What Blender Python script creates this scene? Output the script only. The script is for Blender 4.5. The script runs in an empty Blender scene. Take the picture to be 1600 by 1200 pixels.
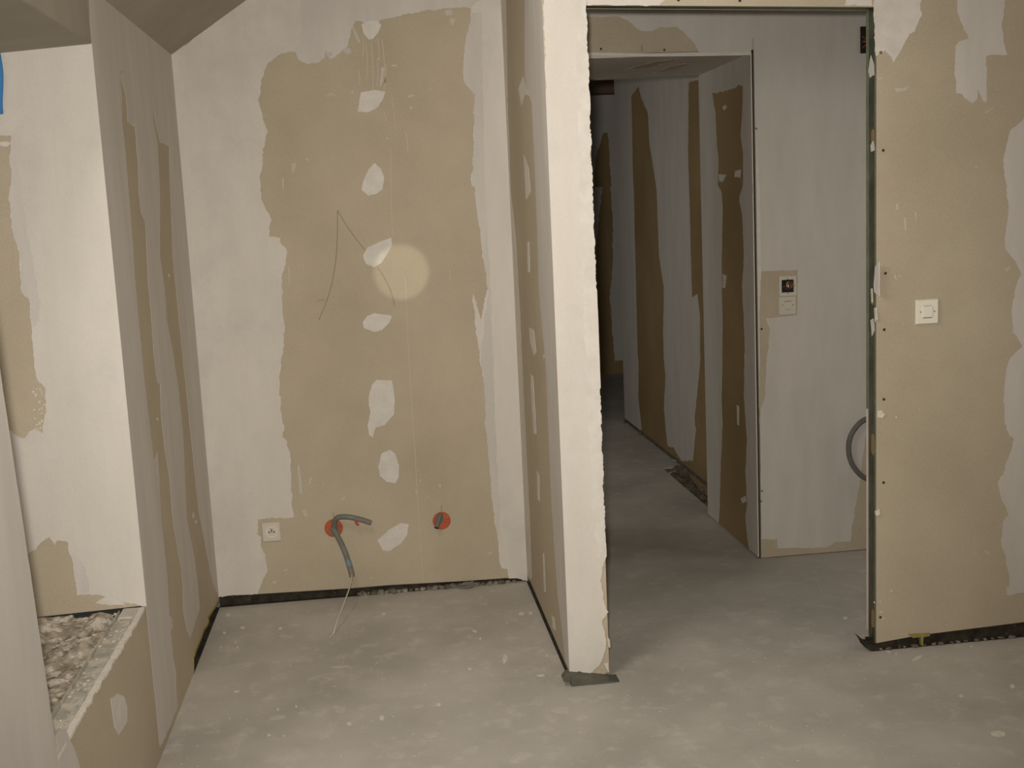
import bpy, bmesh, math, random
from mathutils import Vector, Matrix, noise

random.seed(7)
sc = bpy.context.scene
COL = sc.collection

# ------------------------------------------------------------------ camera
F_PX, YAW, PITCH, ROLL, EYE = 1793.15, 0.1140, 0.1482, 0.0469, 1.5
_f = Vector((math.sin(YAW)*math.cos(PITCH), math.cos(YAW)*math.cos(PITCH), -math.sin(PITCH)))
_r = Vector((math.cos(YAW), -math.sin(YAW), 0.0))
_u = _r.cross(_f)
RGT = math.cos(ROLL)*_r - math.sin(ROLL)*_u
UPV = math.sin(ROLL)*_r + math.cos(ROLL)*_u
FWD = _f
CAM = Vector((0, 0, EYE))
cd = bpy.data.cameras.new('camera')
cd.sensor_width = 36.0
cd.sensor_fit = 'HORIZONTAL'
cd.lens = F_PX/1600.0*36.0
cd.clip_start = 0.02
cam = bpy.data.objects.new('camera', cd)
COL.objects.link(cam)
cam.matrix_world = Matrix(((RGT.x, UPV.x, -FWD.x, 0), (RGT.y, UPV.y, -FWD.y, 0), (RGT.z, UPV.z, -FWD.z, EYE), (0, 0, 0, 1)))
sc.camera = cam

# ------------------------------------------------------------------ world and lights
w = bpy.data.worlds.new('dusk')
sc.world = w
w.use_nodes = True
bg = w.node_tree.nodes['Background']
bg.inputs[0].default_value = (0.85, 0.92, 1.0, 1)
bg.inputs[1].default_value = 0.05

def lamp(name, kind, loc, energy, color, **kw):
    d = bpy.data.lights.new(name, kind)
    d.energy = energy
    d.color = color
    for k, v in kw.items():
        setattr(d, k, v)
    o = bpy.data.objects.new(name, d)
    COL.objects.link(o)
    o.location = loc
    return o

def aim(o, target):
    o.rotation_euler = (Vector(target) - o.location).to_track_quat('-Z', 'Y').to_euler()

# the photographer's flash, held just above the lens
flash = lamp('flash_lamp', 'SPOT', (-0.035, 0.02, 1.56), 292, (1.0, 0.945, 0.865), spot_size=math.radians(76), spot_blend=1.0, shadow_soft_size=0.03)
aim(flash, (0.22, 4.0, 1.14))
# unseen fill lamps added for brightness; only the recess lamp stands for a window
def area_light(name, loc, rot, energy, sx, sy, color=(1.0, 0.95, 0.87)):
    o = lamp(name, 'AREA', loc, energy, color, shape='RECTANGLE', size=sx, size_y=sy)
    o.rotation_euler = rot
    return o
R90 = math.radians(90)
area_light('roof_fill_light', (-0.395, 2.35, 2.325), (0, math.radians(-62), 0), 33, 0.45, 0.9)  # added to lift the partition's left face; the slope has no window
area_light('recess_window_daylight', (-1.76, 2.35, 1.22), (R90, 0, -R90), 2, 0.7, 1.0)
area_light('side_fill_light', (3.02, 0.7, 1.5), (R90, 0, R90), 26, 1.6, 1.4)  # added fill from the unseen right side, for the left wall
area_light('corridor_fill_light', (-0.61, 6.25, 1.6), (math.radians(58), 0, -R90), 7, 1.2, 1.2)  # added to brighten the corridor walls and floor
area_light('hall_fill_light', (3.02, 4.02, 1.5), (math.radians(62), 0, R90), 2.2, 0.6, 1.1)  # extra fill added for the hall floor
# added narrow spotlight drawing the bright orb on the back wall; no real lamp
orb_lamp = lamp('added_orb_spot', 'SPOT', (0.10, 0.05, 1.47), 190, (1.0, 0.95, 0.78), spot_size=math.radians(3.1), spot_blend=0.45, shadow_soft_size=0.003)

sc.view_settings.view_transform = 'Standard'
sc.view_settings.look = 'None'
sc.view_settings.gamma = 1.0
sc.view_settings.use_curve_mapping = False
sc.view_settings.exposure = 0.0

# ------------------------------------------------------------------ plan of the place (metres)
XL, YB, XP1, XP2, YR, XJ = -0.697, 4.507, 0.5424, 0.6725, 3.4854, 1.5769
YN, ZS, ZL, ZT, ZD = 3.207, 0.454, 1.987, 2.137, 2.082
YH, XC, YH2, ZD2, XW, YE = 4.5513, 1.5359, 5.2883, 2.0825, 1.6968, 7.877
CEIL, XMAX, YMIN, YMAX = 2.6, 3.0, -2.2, 12.0

def ray(u, v):
    return (FWD + RGT*((u-800.0)/F_PX) - UPV*((v-600.0)/F_PX))

class Plane:
    """axis-aligned surface: 2-D coordinates on it and an outward normal"""
    def __init__(s, axis, val, sgn):
        s.axis, s.val, s.sgn = axis, val, sgn
        s.n = Vector((0, 0, 0)); s.n[axis] = sgn
        s.a, s.b = [i for i in range(3) if i != axis]
    def px(s, u, v):
        d = ray(u, v)
        t = (s.val - CAM[s.axis])/d[s.axis]
        p = CAM + d*t
        return (p[s.a], p[s.b])
    def P(s, ab, d=0.0):
        p = [0, 0, 0]
        p[s.a], p[s.b], p[s.axis] = ab[0], ab[1], s.val + s.sgn*d
        return Vector(p)

P_LEFT = Plane(0, XL, 1)
P_NICHE = Plane(1, YN, -1)
P_BACK = Plane(1, YB, -1)
P_PART = Plane(0, XP1, -1)
P_RIGHT = Plane(1, YR, -1)
P_HALL = Plane(1, YH, -1)
P_REV = Plane(0, XC, -1)
P_COR = Plane(0, XW, -1)
P_FLOOR = Plane(2, 0.0, 1)
_e = P_FLOOR.px(945, 585)
YEND = _e[1]
P_END = Plane(1, YEND, -1)
orb_at = P_BACK.P(P_BACK.px(627, 425))
aim(orb_lamp, orb_at)

# ------------------------------------------------------------------ materials
def mat(name, c1, c2=None, scale=8.0, stretch=(1, 1, 1), rough=0.8, metal=0.0, fine=0.0, bump=0.0, bscale=120.0, c3=None, spots=None, lo=0.35, hi=0.65, spec=0.3):
    m = bpy.data.materials.new(name)
    m.use_nodes = True
    nt = m.node_tree
    N, L = nt.nodes, nt.links
    b = N['Principled BSDF']
    b.inputs['Roughness'].default_value = rough
    b.inputs['Metallic'].default_value = metal
    b.inputs['Specular IOR Level'].default_value = spec
    if c2 is None:
        b.inputs['Base Color'].default_value = (*c1, 1)
        return m
    tc = N.new('ShaderNodeTexCoord')
    mp = N.new('ShaderNodeMapping')
    mp.inputs['Scale'].default_value = stretch
    L.new(tc.outputs['Object'], mp.inputs['Vector'])
    n1 = N.new('ShaderNodeTexNoise')
    n1.inputs['Scale'].default_value = scale
    n1.inputs['Detail'].default_value = 6
    n1.inputs['Roughness'].default_value = 0.6
    L.new(mp.outputs[0], n1.inputs['Vector'])
    cr = N.new('ShaderNodeValToRGB')
    cr.color_ramp.elements[0].position = lo
    cr.color_ramp.elements[1].position = hi
    cr.color_ramp.elements[0].color = (*c1, 1)
    cr.color_ramp.elements[1].color = (*c2, 1)
    L.new(n1.outputs['Fac'], cr.inputs[0])
    out = cr.outputs[0]
    if c3 is not None:
        n3 = N.new('ShaderNodeTexNoise')
        n3.inputs['Scale'].default_value = spots[0]
        n3.inputs['Detail'].default_value = 8
        n3.inputs['Roughness'].default_value = 0.65
        L.new(tc.outputs['Object'], n3.inputs['Vector'])
        r3 = N.new('ShaderNodeValToRGB')
        r3.color_ramp.elements[0].position = spots[1]
        r3.color_ramp.elements[1].position = spots[2]
        L.new(n3.outputs['Fac'], r3.inputs[0])
        mx = N.new('ShaderNodeMix'); mx.data_type = 'RGBA'
        L.new(r3.outputs[0], mx.inputs[0])
        L.new(out, mx.inputs[6])
        mx.inputs[7].default_value = (*c3, 1)
        out = mx.outputs[2]
    if fine > 0:
        n2 = N.new('ShaderNodeTexNoise')
        n2.inputs['Scale'].default_value = 260
        n2.inputs['Detail'].default_value = 3
        L.new(tc.outputs['Object'], n2.inputs['Vector'])
        mr = N.new('ShaderNodeMapRange')
        mr.inputs['From Min'].default_value = 0.3
        mr.inputs['From Max'].default_value = 0.7
        mr.inputs['To Min'].default_value = 1-fine
        mr.inputs['To Max'].default_value = 1+fine
        L.new(n2.outputs['Fac'], mr.inputs['Value'])
        mx = N.new('ShaderNodeMix'); mx.data_type = 'RGBA'; mx.blend_type = 'MULTIPLY'
        mx.inputs[0].default_value = 1
        L.new(out, mx.inputs[6])
        L.new(mr.outputs[0], mx.inputs[7])
        out = mx.outputs[2]
    L.new(out, b.inputs['Base Color'])
    if bump > 0:
        nb = N.new('ShaderNodeTexNoise')
        nb.inputs['Scale'].default_value = bscale
        nb.inputs['Detail'].default_value = 5
        L.new(tc.outputs['Object'], nb.inputs['Vector'])
        bp = N.new('ShaderNodeBump')
        bp.inputs['Strength'].default_value = bump
        bp.inputs['Distance'].default_value = 0.004
        L.new(nb.outputs['Fac'], bp.inputs['Height'])
        L.new(bp.outputs[0], b.inputs['Normal'])
    return m

M = {}
M['board'] = mat('plasterboard_paper', (0.425, 0.360, 0.264), (0.490, 0.420, 0.312), scale=2.2, fine=0.08, rough=0.75)
M['grey'] = mat('joint_compound_thin', (0.545, 0.508, 0.462), (0.60, 0.562, 0.515), scale=5, stretch=(2.2, 2.2, 0.5), fine=0.03, rough=0.7, bump=0.12, bscale=28)
M['cream'] = mat('joint_compound_thick', (0.605, 0.562, 0.50), (0.655, 0.61, 0.55), scale=4, stretch=(2, 2, 0.5), fine=0.03, rough=0.7, c3=(0.56, 0.525, 0.478), spots=(3.2, 0.52, 0.72), bump=0.12, bscale=28)
M['white'] = mat('filler', (0.61, 0.57, 0.515), (0.68, 0.64, 0.585), scale=22, fine=0.03, rough=0.75)
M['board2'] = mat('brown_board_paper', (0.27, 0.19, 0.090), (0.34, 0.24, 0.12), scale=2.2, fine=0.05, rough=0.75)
M['ceil'] = mat('ceiling_board', (0.33, 0.30, 0.235), (0.39, 0.35, 0.28), scale=3, fine=0.03, rough=0.85)
M['screed'] = mat('cement_screed', (0.405, 0.378, 0.335), (0.53, 0.497, 0.445), scale=2.2, fine=0.07, rough=0.85, c3=(0.62, 0.58, 0.52), spots=(11, 0.53, 0.78), bump=0.15, bscale=40)
M['fleck'] = mat('dried_plaster', (0.62, 0.575, 0.50), (0.72, 0.67, 0.59), scale=60, rough=0.85)
M['flecktan'] = mat('plaster_smear', (0.50, 0.455, 0.395), (0.55, 0.505, 0.44), scale=60, rough=0.85)
M['edge'] = mat('green_board_edge', (0.14, 0.16, 0.105), (0.19, 0.21, 0.14), scale=30, rough=0.8)
M['steel'] = mat('galvanised_steel', (0.085, 0.085, 0.065), (0.15, 0.145, 0.115), scale=14, rough=0.5, metal=0.35)
M['steel_light'] = mat('dusty_galvanised_steel', (0.36, 0.34, 0.29), (0.47, 0.44, 0.375), scale=25, rough=0.7, metal=0.05, c3=(0.60, 0.55, 0.47), spots=(20, 0.46, 0.58))
M['dark'] = mat('gap_shade_and_track', (0.020, 0.017, 0.012), (0.055, 0.045, 0.030), scale=25, rough=0.95, c3=(0.20, 0.19, 0.13), spots=(42, 0.60, 0.72))  # wall-foot gap shade put into a near-black colour; the track end shares it
M['black'] = mat('black_void', (0.014, 0.012, 0.011), (0.03, 0.025, 0.02), scale=20, rough=0.9)
M['gapdirt'] = mat('dusty_dirt', (0.10, 0.09, 0.065), (0.36, 0.33, 0.275), scale=45, rough=0.95)
M['foam'] = mat('yellow_foam', (0.25, 0.205, 0.06), (0.33, 0.265, 0.09), scale=60, rough=0.9)
M['wood'] = mat('timber', (0.26, 0.16, 0.08), (0.34, 0.21, 0.11), scale=14, stretch=(8, 8, 1), rough=0.75)
M['beam'] = mat('dark_timber', (0.20, 0.13, 0.09), (0.28, 0.18, 0.12), scale=10, stretch=(1, 6, 6), rough=0.8)
M['rubble'] = mat('mortar_rubble', (0.20, 0.16, 0.11), (0.46, 0.40, 0.315), scale=24, rough=0.95, c3=(0.58, 0.53, 0.45), spots=(26, 0.52, 0.60), bump=1.0, bscale=60)  # dark crevice shade mixed into the mortar colour by noise
M['chunk'] = mat('mortar_chunk', (0.42, 0.37, 0.295), (0.62, 0.57, 0.48), scale=30, rough=0.95, bump=0.4)
M['brick'] = mat('brick_chip', (0.30, 0.17, 0.105), (0.40, 0.24, 0.155), scale=40, rough=0.95)
M['debris'] = mat('dark_rubble', (0.09, 0.075, 0.05), (0.20, 0.165, 0.12), scale=24, rough=0.95, bump=0.6, bscale=60)
M['plastic'] = mat('white_plastic', (0.76, 0.72, 0.61), (0.79, 0.75, 0.645), scale=5, rough=0.4, spec=0.5)
M['plastic2'] = mat('dull_white_plastic', (0.58, 0.54, 0.45), (0.62, 0.575, 0.485), scale=5, rough=0.5, spec=0.4)
M['slot'] = mat('shadow_grey_plastic', (0.16, 0.14, 0.11), (0.20, 0.175, 0.14), scale=5, rough=0.6)
M['orange'] = mat('orange_box_plastic', (0.42, 0.095, 0.035), (0.50, 0.12, 0.05), scale=30, rough=0.5)
M['conduit'] = mat('grey_conduit', (0.165, 0.160, 0.135), (0.215, 0.205, 0.175), scale=30, rough=0.55)
M['conduit2'] = mat('dark_grey_conduit', (0.13, 0.12, 0.105), (0.165, 0.155, 0.135), scale=30, rough=0.6)
M['blue_tape'] = mat('blue_tape', (0.17, 0.23, 0.27), (0.20, 0.27, 0.31), scale=30, rough=0.5)
M['cable'] = mat('ivory_wire', (0.52, 0.48, 0.36), (0.60, 0.55, 0.42), scale=30, rough=0.5)
M['blue'] = mat('blue_film', (0.05, 0.22, 0.52), (0.065, 0.27, 0.60), scale=6, rough=0.45)
M['screw'] = mat('screw_black', (0.03, 0.027, 0.022), (0.05, 0.045, 0.035), scale=30, rough=0.5, metal=0.3)
M['pencil'] = mat('pencil', (0.20, 0.165, 0.12), (0.25, 0.205, 0.15), scale=60, rough=0.9)
M['ridge'] = mat('board_crease', (0.53, 0.46, 0.35), (0.56, 0.49, 0.38), scale=60, rough=0.8)
M['cored'] = mat('red_wire', (0.30, 0.04, 0.03), (0.36, 0.05, 0.035), scale=30, rough=0.5)
M['copper'] = mat('copper_wire', (0.60, 0.42, 0.20), (0.68, 0.50, 0.26), scale=30, rough=0.4, metal=0.4)

# ------------------------------------------------------------------ mesh helpers
def obj(name, bm, m, parent=None, smooth=False):
    bmesh.ops.recalc_face_normals(bm, faces=bm.faces)
    me = bpy.data.meshes.new(name)
    bm.to_mesh(me)
    bm.free()
    me.materials.append(M[m] if isinstance(m, str) else m)
    if smooth:
        for p in me.polygons:
            p.use_smooth = True
    o = bpy.data.objects.new(name, me)
    COL.objects.link(o)
    if parent is not None:
        o.parent = parent
    return o

def add_box(bm, x0, x1, y0, y1, z0, z1):
    vs = [bm.verts.new((x, y, z)) for z in (z0, z1) for y in (y0, y1) for x in (x0, x1)]
    for f in ((0, 1, 3, 2), (4, 6, 7, 5), (0, 4, 5, 1), (2, 3, 7, 6), (0, 2, 6, 4), (1, 5, 7, 3)):
        bm.faces.new([vs[i] for i in f])

def add_prism(bm, pl, poly, d0, d1):
    a = [bm.verts.new(pl.P(p, d0)) for p in poly]
    b = [bm.verts.new(pl.P(p, d1)) for p in poly]
    n = len(poly)
    fs = [bm.faces.new(a), bm.faces.new(b)]
    for i in range(n):
        bm.faces.new((a[i], a[(i+1) % n], b[(i+1) % n], b[i]))
    for f in fs:
        f.normal_update()
    bmesh.ops.triangulate(bm, faces=fs)

def prism(name, pl, poly, d0, d1, m, parent=None):
    bm = bmesh.new()
    add_prism(bm, pl, poly, d0, d1)
    return obj(name, bm, m, parent)

def rect(a0, a1, b0, b1):
    return [(a0, b0), (a1, b0), (a1, b1), (a0, b1)]

def add_tube(bm, pts, r, n=10, cap=True):
    rings = []
    pts = [Vector(p) for p in pts]
    prev = None
    for i, p in enumerate(pts):
        t = (pts[min(i+1, len(pts)-1)] - pts[max(i-1, 0)]).normalized()
        if prev is None:
            ref = Vector((0, 0, 1)) if abs(t.z) < 0.9 else Vector((1, 0, 0))
            s = t.cross(ref).normalized()
        else:
            s = (prev - t*prev.dot(t)).normalized()
        prev = s
        q = t.cross(s)
        rr = r[i] if isinstance(r, (list, tuple)) else r
        rings.append([bm.verts.new(p + (s*math.cos(2*math.pi*k/n) + q*math.sin(2*math.pi*k/n))*rr) for k in range(n)])
    for i in range(len(rings)-1):
        for k in range(n):
            bm.faces.new((rings[i][k], rings[i][(k+1) % n], rings[i+1][(k+1) % n], rings[i+1][k]))
    if cap:
        bm.faces.new(rings[0]); bm.faces.new(rings[-1])

def spline(pts, n=8):
    pts = [Vector(p) for p in pts]
    out = []
    for i in range(len(pts)-1):
        p0, p1, p2, p3 = pts[max(i-1, 0)], pts[i], pts[i+1], pts[min(i+2, len(pts)-1)]
        for k in range(n):
            t = k/n
            out.append(0.5*((2*p1) + (p2-p0)*t + (2*p0-5*p1+4*p2-p3)*t*t + (3*p1-p0-3*p2+p3)*t**3))
    out.append(pts[-1])
    return out

def add_lathe(bm, c, prof, axis=1, n=28):
    """prof: (radius, distance along axis); open shell"""
    rings = []
    for r, d in prof:
        ring = []
        for k in range(n):
            a = 2*math.pi*k/n
            p = [0, 0, 0]
            p[axis] = d
            p[(axis+1) % 3] = r*math.cos(a)
            p[(axis+2) % 3] = r*math.sin(a)
            ring.append(bm.verts.new(Vector(c) + Vector(p)))
        rings.append(ring)
    for i in range(len(rings)-1):
        for k in range(n):
            bm.faces.new((rings[i][k], rings[i][(k+1) % n], rings[i+1][(k+1) % n], rings[i+1][k]))
    return rings

def roughen(poly, amp, seg=0.004, seed=0.0):
    """break straight outlines into the ragged edge of a trowelled coat"""
    out = []
    n = len(poly)
    for i in range(n):
        a, b = Vector((*poly[i], 0)), Vector((*poly[(i+1) % n], 0))
        k = min(max(1, int((b-a).length/seg)), 600)
        for j in range(k):
            p = a.lerp(b, j/k)
            dx = dy = 0.0
            for (fr, am) in ((24, 1.1), (85, .55), (240, .38)):
                q = Vector((p.x*fr+seed, p.y*fr-seed, seed))
                dx += noise.noise(q)*am
                dy += noise.noise(q+Vector((31, 17, 5)))*am
            out.append((p.x+dx*amp, p.y+dy*amp))
    return out

_pc = [0]
def patch(pl, pts, m, parent, bounds=None, amp=0.004, name='joint_compound', t=None, px=True, label=None):
    """a thin raised coat on a wall, its outline given by points on that wall"""
    _pc[0] += 1
    i = _pc[0]
    poly = [pl.px(*p) for p in pts] if px else pts
    poly = roughen(poly, amp*1.6, seed=i*1.37)
    if bounds:
        a0, a1, b0, b1 = bounds
        poly = [(min(max(p[0], a0), a1), min(max(p[1], b0), b1)) for p in poly]
    cl = []
    for p in poly:
        if not cl or (abs(p[0]-cl[-1][0]) + abs(p[1]-cl[-1][1])) > 1e-5:
            cl.append(p)
    o = prism(name, pl, cl, 0.0, t if t else 0.0005 + 0.00006*(i % 9), m, parent)
    if label:
        o['label'] = label
    return o

def C(pts, ox, oy, s):
    return [(ox + p[0]/s, oy + p[1]/s) for p in pts]

def ribbon(pl, pts, wd, m, parent, name, d=0.0006):
    """thin line drawn on a wall"""
    q = [Vector((*pl.px(*p), 0)) for p in pts]
    q = spline(q, 6)
    L, R = [], []
    for i, p in enumerate(q):
        t = (q[min(i+1, len(q)-1)] - q[max(i-1, 0)]).normalized()
        nn = Vector((-t.y, t.x, 0))*wd/2
        L.append((p.x+nn.x, p.y+nn.y)); R.append((p.x-nn.x, p.y-nn.y))
    return prism(name, pl, L + R[::-1], 0.0, d, m, parent)

def struct(o, label=None, cat='wall'):
    o['kind'] = 'structure'
    if label:
        o['label'] = label
        o['category'] = cat
    return o

def thing(name, label, cat, loc, group=None):
    o = bpy.data.objects.new(name, None)
    o.empty_display_size = 0.05
    COL.objects.link(o)
    o.location = loc
    o['label'] = label
    o['category'] = cat
    if group:
        o['group'] = group
    bpy.context.view_layer.update()
    return o

def keep(o, root):
    """parent a mesh built in world coordinates to a placed Empty"""
    o.parent = root
    o.matrix_parent_inverse = Matrix.Translation(root.location).inverted()
    return o

def tag(o, label, cat, group=None):
    o['label'] = label
    o['category'] = cat
    if group:
        o['group'] = group
    return o

def screw(pl, u, v, parent):
    c = pl.P(pl.px(u, v))
    bm = bmesh.new()
    s = pl.sgn
    rings = add_lathe(bm, c, [(0.0046, 0.0), (0.0046, s*0.0008), (0.003, s*0.0012), (0.0012, s*0.0004)], axis=pl.axis, n=10)
    bm.faces.new(rings[-1])
    return obj('screw', bm, 'screw', parent)

def chunk_bm(bm, c, r, seed, flat=0.6):
    t = bmesh.ops.create_icosphere(bm, subdivisions=1, radius=1.0)
    rot = Matrix.Rotation(seed*2.1, 3, 'Z') @ Matrix.Rotation(seed*0.7, 3, 'X')
    for v in t['verts']:
        p = v.co.copy()
        k = 1 + 0.55*noise.noise(p*1.3 + Vector((seed, seed*3.1, -seed)))
        p = rot @ Vector((p.x*k, p.y*k*0.8, p.z*k*0.7))
        v.co = Vector(c) + Vector((p.x*r, p.y*r, p.z*r*flat))

def wall_with_opening(bm, x0, x1, y0, y1, z0, z1, oy0, oy1, oz0, oz1):
    """wall slab across x with a window opening"""
    add_box(bm, x0, x1, y0, oy0, z0, z1)
    add_box(bm, x0, x1, oy1, y1, z0, z1)
    add_box(bm, x0, x1, oy0, oy1, z0, oz0)
    add_box(bm, x0, x1, oy0, oy1, oz1, z1)

def window(name, axis, a0, a1, z0, z1, d0, d1, label):
    """window frame with a middle mullion in an opening"""
    bm = bmesh.new()
    def bar(p0, p1, q0, q1):
        if axis == 0: add_box(bm, d0, d1, p0, p1, q0, q1)
        else: add_box(bm, p0, p1, d0, d1, q0, q1)
    t = .05
    bar(a0, a0+t, z0, z1); bar(a1-t, a1, z0, z1); bar(a0+t, a1-t, z0, z0+t); bar(a0+t, a1-t, z1-t, z1)
    m_ = (a0+a1)/2
    bar(m_-t/2, m_+t/2, z0+t, z1-t)
    return struct(obj(name, bm, 'plastic'), label, 'window')

# ================================================================== FLOOR
tr = [P_FLOOR.px(1032, 731), P_FLOOR.px(1105, 789)]
TX0 = (tr[0][0] + tr[1][0])/2
TY1 = tr[0][1]
TY0 = YH2 - 0.25
bm = bmesh.new()
def top_rect(x0, x1, y0, y1):
    add_box(bm, x0, x1, y0, y1, -0.12, 0.0)
FX0 = -1.8
top_rect(FX0, XMAX, YMIN, TY0)
top_rect(FX0, TX0, TY0, TY1)
top_rect(XW+0.25, XMAX, TY0, TY1)
top_rect(FX0, XMAX, TY1, YMAX)
floor = struct(obj('floor', bm, 'screed'), 'grey cement screed floor spattered with dried plaster', 'floor')

def fleck(pts, m='fleck', h=0.0016, amp=0.002):
    o = patch(P_FLOOR, pts, m, floor, amp=amp, name='plaster_fleck', t=h)
    return o
def ell(cx, cy, rx, ry, rot=0.0, n=10):
    c, s = math.cos(rot), math.sin(rot)
    return [(cx + rx*math.cos(2*math.pi*k/n)*c - ry*math.sin(2*math.pi*k/n)*s, cy + rx*math.cos(2*math.pi*k/n)*s + ry*math.sin(2*math.pi*k/n)*c) for k in range(n)]
# larger flecks, in the bay
for a in [(815, 959, 4.5, 2.2, -.1), (829, 958, 3.5, 1.8, 0), (742, 986.5, 4, 1.6, .3), (751, 998, 2.2, 1.6, 0), (734, 1045, 3.5, 1.6, 0),
          (789, 1030, 4, 7, .15), (845, 1056, 6, 1.3, -.05), (855, 1025, 2, 1.6, 0), (685, 1101, 3.5, 1.8, 0), (351, 989, 3, 1.9, -.4),
          (379, 981, 4, 1.8, 0), (345, 1012, 1.6, 1.4, 0), (368, 1004, 1.6, 1.5, 0), (371, 1011, 1.4, 1.3, 0), (435, 1109, 2, 2, 0),
          (420, 1149, 2.4, 1.6, .3), (443, 1150, 2, 1.2, 0), (438, 982, 3, 1.3, -.1), (597, 1122, 4, 3.2, -.4), (545, 1131, 4, 2.2, .2), (370, 1080, 4, 1.2, 0), (463, 1104, 1.6, 1.8, 0),
          (321, 965, 3, 1.6, 0), (600, 959, 3, 1.2, 0), (356, 961, 2.6, 1.8, 0),
          (1321, 965.5, 4, 1.7, 0), (1433, 1028.5, 8.5, 2.2, -.45), (1388, 1018, 4, 1.6, .2), (1502, 1087.5, 4, 1.8, 0), (1518, 1010, 2, 1.2, 0), (1560, 1147, 12, 4.5, .1), (1582, 1073, 4, 3, .3), (1401, 1022, 1.7, 1.3, 0)]:
    fleck(ell(*a[:5]))
for a in [(740, 1025, 9, 5, -.4), (759, 1038, 9.5, 6, -.1), (433, 1121, 14, 3.5, -.15), (676, 1148, 14, 4, -.1), (876, 1110, 16, 4.5, .1), (528, 1108, 9, 5, .3), (620, 1180, 16, 4, 0), (820, 1180, 16, 4, 0), (530, 1042, 12, 1.8, -.1), (655, 1103, 9, 2.5, -.3), (1578, 1123, 14, 4, .1)]:
    fleck(ell(*a[:5]), 'flecktan', 0.0012, 0.005)
# tiny spatter, uncountable
bm = bmesh.new()
for i in range(2200):
    x, y = random.uniform(-0.66, 2.6), random.uniform(2.2, 4.5)
    if XP1-.03 < x < XP2+.03 and y > YR-.1: continue
    if x > XJ-.05 and YR-.08 < y < YR+.1: continue
    if noise.noise(Vector((x*2.2, y*2.2, 4))) < random.uniform(-.5, .5): continue
    r = random.choice((0.0012, 0.0018, 0.0018, 0.0026, 0.004))
    n = 6
    ph = random.random()*6
    a = [bm.verts.new((x + r*math.cos(ph+k*math.pi/3)*random.uniform(.6, 1.4), y + r*math.sin(ph+k*math.pi/3)*random.uniform(.6, 1.6), 0.0)) for k in range(n)]
    c = bm.verts.new((x, y, r*0.5))
    for k in range(n):
        bm.faces.new((a[k], a[(k+1) % n], c))
sp = obj('plaster_spatter', bm, 'flecktan', floor)
sp['kind'] = 'stuff'

# trench in the corridor floor with rubble
bm = bmesh.new()
G = 22
grid = {}
for i in range(G+1):
    for j in range(G+1):
        x = TX0 + (XW+0.25-TX0)*i/G
        y = TY0 + (TY1-TY0)*j/G
        z = -0.045 + .05*max(0, (j/G-.72)/.28) + 0.030*noise.noise(Vector((x*9, y*9, 0))) + 0.02*noise.noise(Vector((x*31, y*31, 2)))
        grid[i, j] = bm.verts.new((x, y, z))
for i in range(G):
    for j in range(G):
        bm.faces.new((grid[i, j], grid[i+1, j], grid[i+1, j+1], grid[i, j+1]))
trench = obj('trench_rubble', bm, 'debris', floor)
trench['label'] = 'rubble-filled trench along the corridor wall'
for i in range(16):
    bm = bmesh.new()
    chunk_bm(bm, (random.uniform(TX0+.03, XW), random.uniform(YH2, TY1-.05), -0.035), random.uniform(.015, .035), i+.5)
    obj('rubble_chunk', bm, 'debris', trench)
bm = bmesh.new()
s0, s1 = P_FLOOR.P(P_FLOOR.px(1041, 738)), P_FLOOR.P(P_FLOOR.px(1072, 731))
add_tube(bm, [s0+Vector((0, 0, -.012)), (s0+s1)/2+Vector((0, 0, -.006)), s1+Vector((0, 0, -.008))], 0.0045, 6)
obj('stick', bm, 'flecktan', trench)

# ================================================================== LEFT WALL with window recess
yj = P_LEFT.px(87, 1150)[0]
yt = P_LEFT.px(303, 1056)[0]
_j0, _j1 = P_LEFT.px(86, 1140), P_LEFT.px(3, 590)
ytop = _j0[0] + (_j1[0]-_j0[0])*(ZT-_j0[1])/(_j1[1]-_j0[1])
rag = [P_LEFT.px(*p) for p in ((302, 1052), (302, 1030), (306, 1016), (313, 1000), (318, 985), (324, 977), (326, 971), (325, 966), (328, 961), (336, 949), (341, 940), (346, 932))]
rag = [(min(p[0], YB), max(p[1], 0.0)) for p in rag]
poly = [(yj, 0), (yt, 0)] + rag + [(YB, rag[-1][1]), (YB, ZT), (ytop+.0002, ZT), (ytop+.0002+(yj-ytop)*(ZT-ZL)/(ZT-ZS+.03), ZL), (YN, ZL), (YN, ZS), (yj, ZS)]
bm = bmesh.new()
add_prism(bm, P_LEFT, poly, -0.013, 0.0)
add_prism(bm, P_LEFT, [(YMIN, 0), (yj, 0), (yj, ZS-.03), (ytop, ZT), (YMIN, ZT)], -0.05, 0.0)
add_prism(bm, P_LEFT, rect(yj, YN, 0, ZS-0.03), -0.07, -0.0131)
wall_left = struct(obj('wall_left', bm, 'board'), 'plasterboard wall on the left with a window recess and striped joint filler')
fb = [(yt-.01, 0.0)] + [(max(p[0], yt), p[1]) for p in rag]
bm = bmesh.new()
add_prism(bm, P_LEFT, rect(yt-.05, YB+.02, -0.01, 0.20), -0.030, -0.0132)
add_box(bm, XL-.0131, XL+.001, yt, YB, -.001, .0012)  # dark strip stands for shade in the gap at the floor
o = obj('wall_base_gap', bm, 'dark', wall_left)
# yellow torn paper edge above the gap
up = [(p[0]-.003, p[1]+.0055) for p in rag]
dn = [(p[0], p[1]-.001) for p in rag]
o = prism('foam_bead', P_LEFT, roughen(up[:-1]+dn[:-1][::-1], .002, .006), -0.008, 0.003, 'foam', wall_left)
BL = (yj+0.0, YB, 0.0, ZT)
lw = lambda pts, m='grey', amp=.003, b=BL, **k: patch(P_LEFT, pts, m, wall_left, b, amp, **k)
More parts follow.
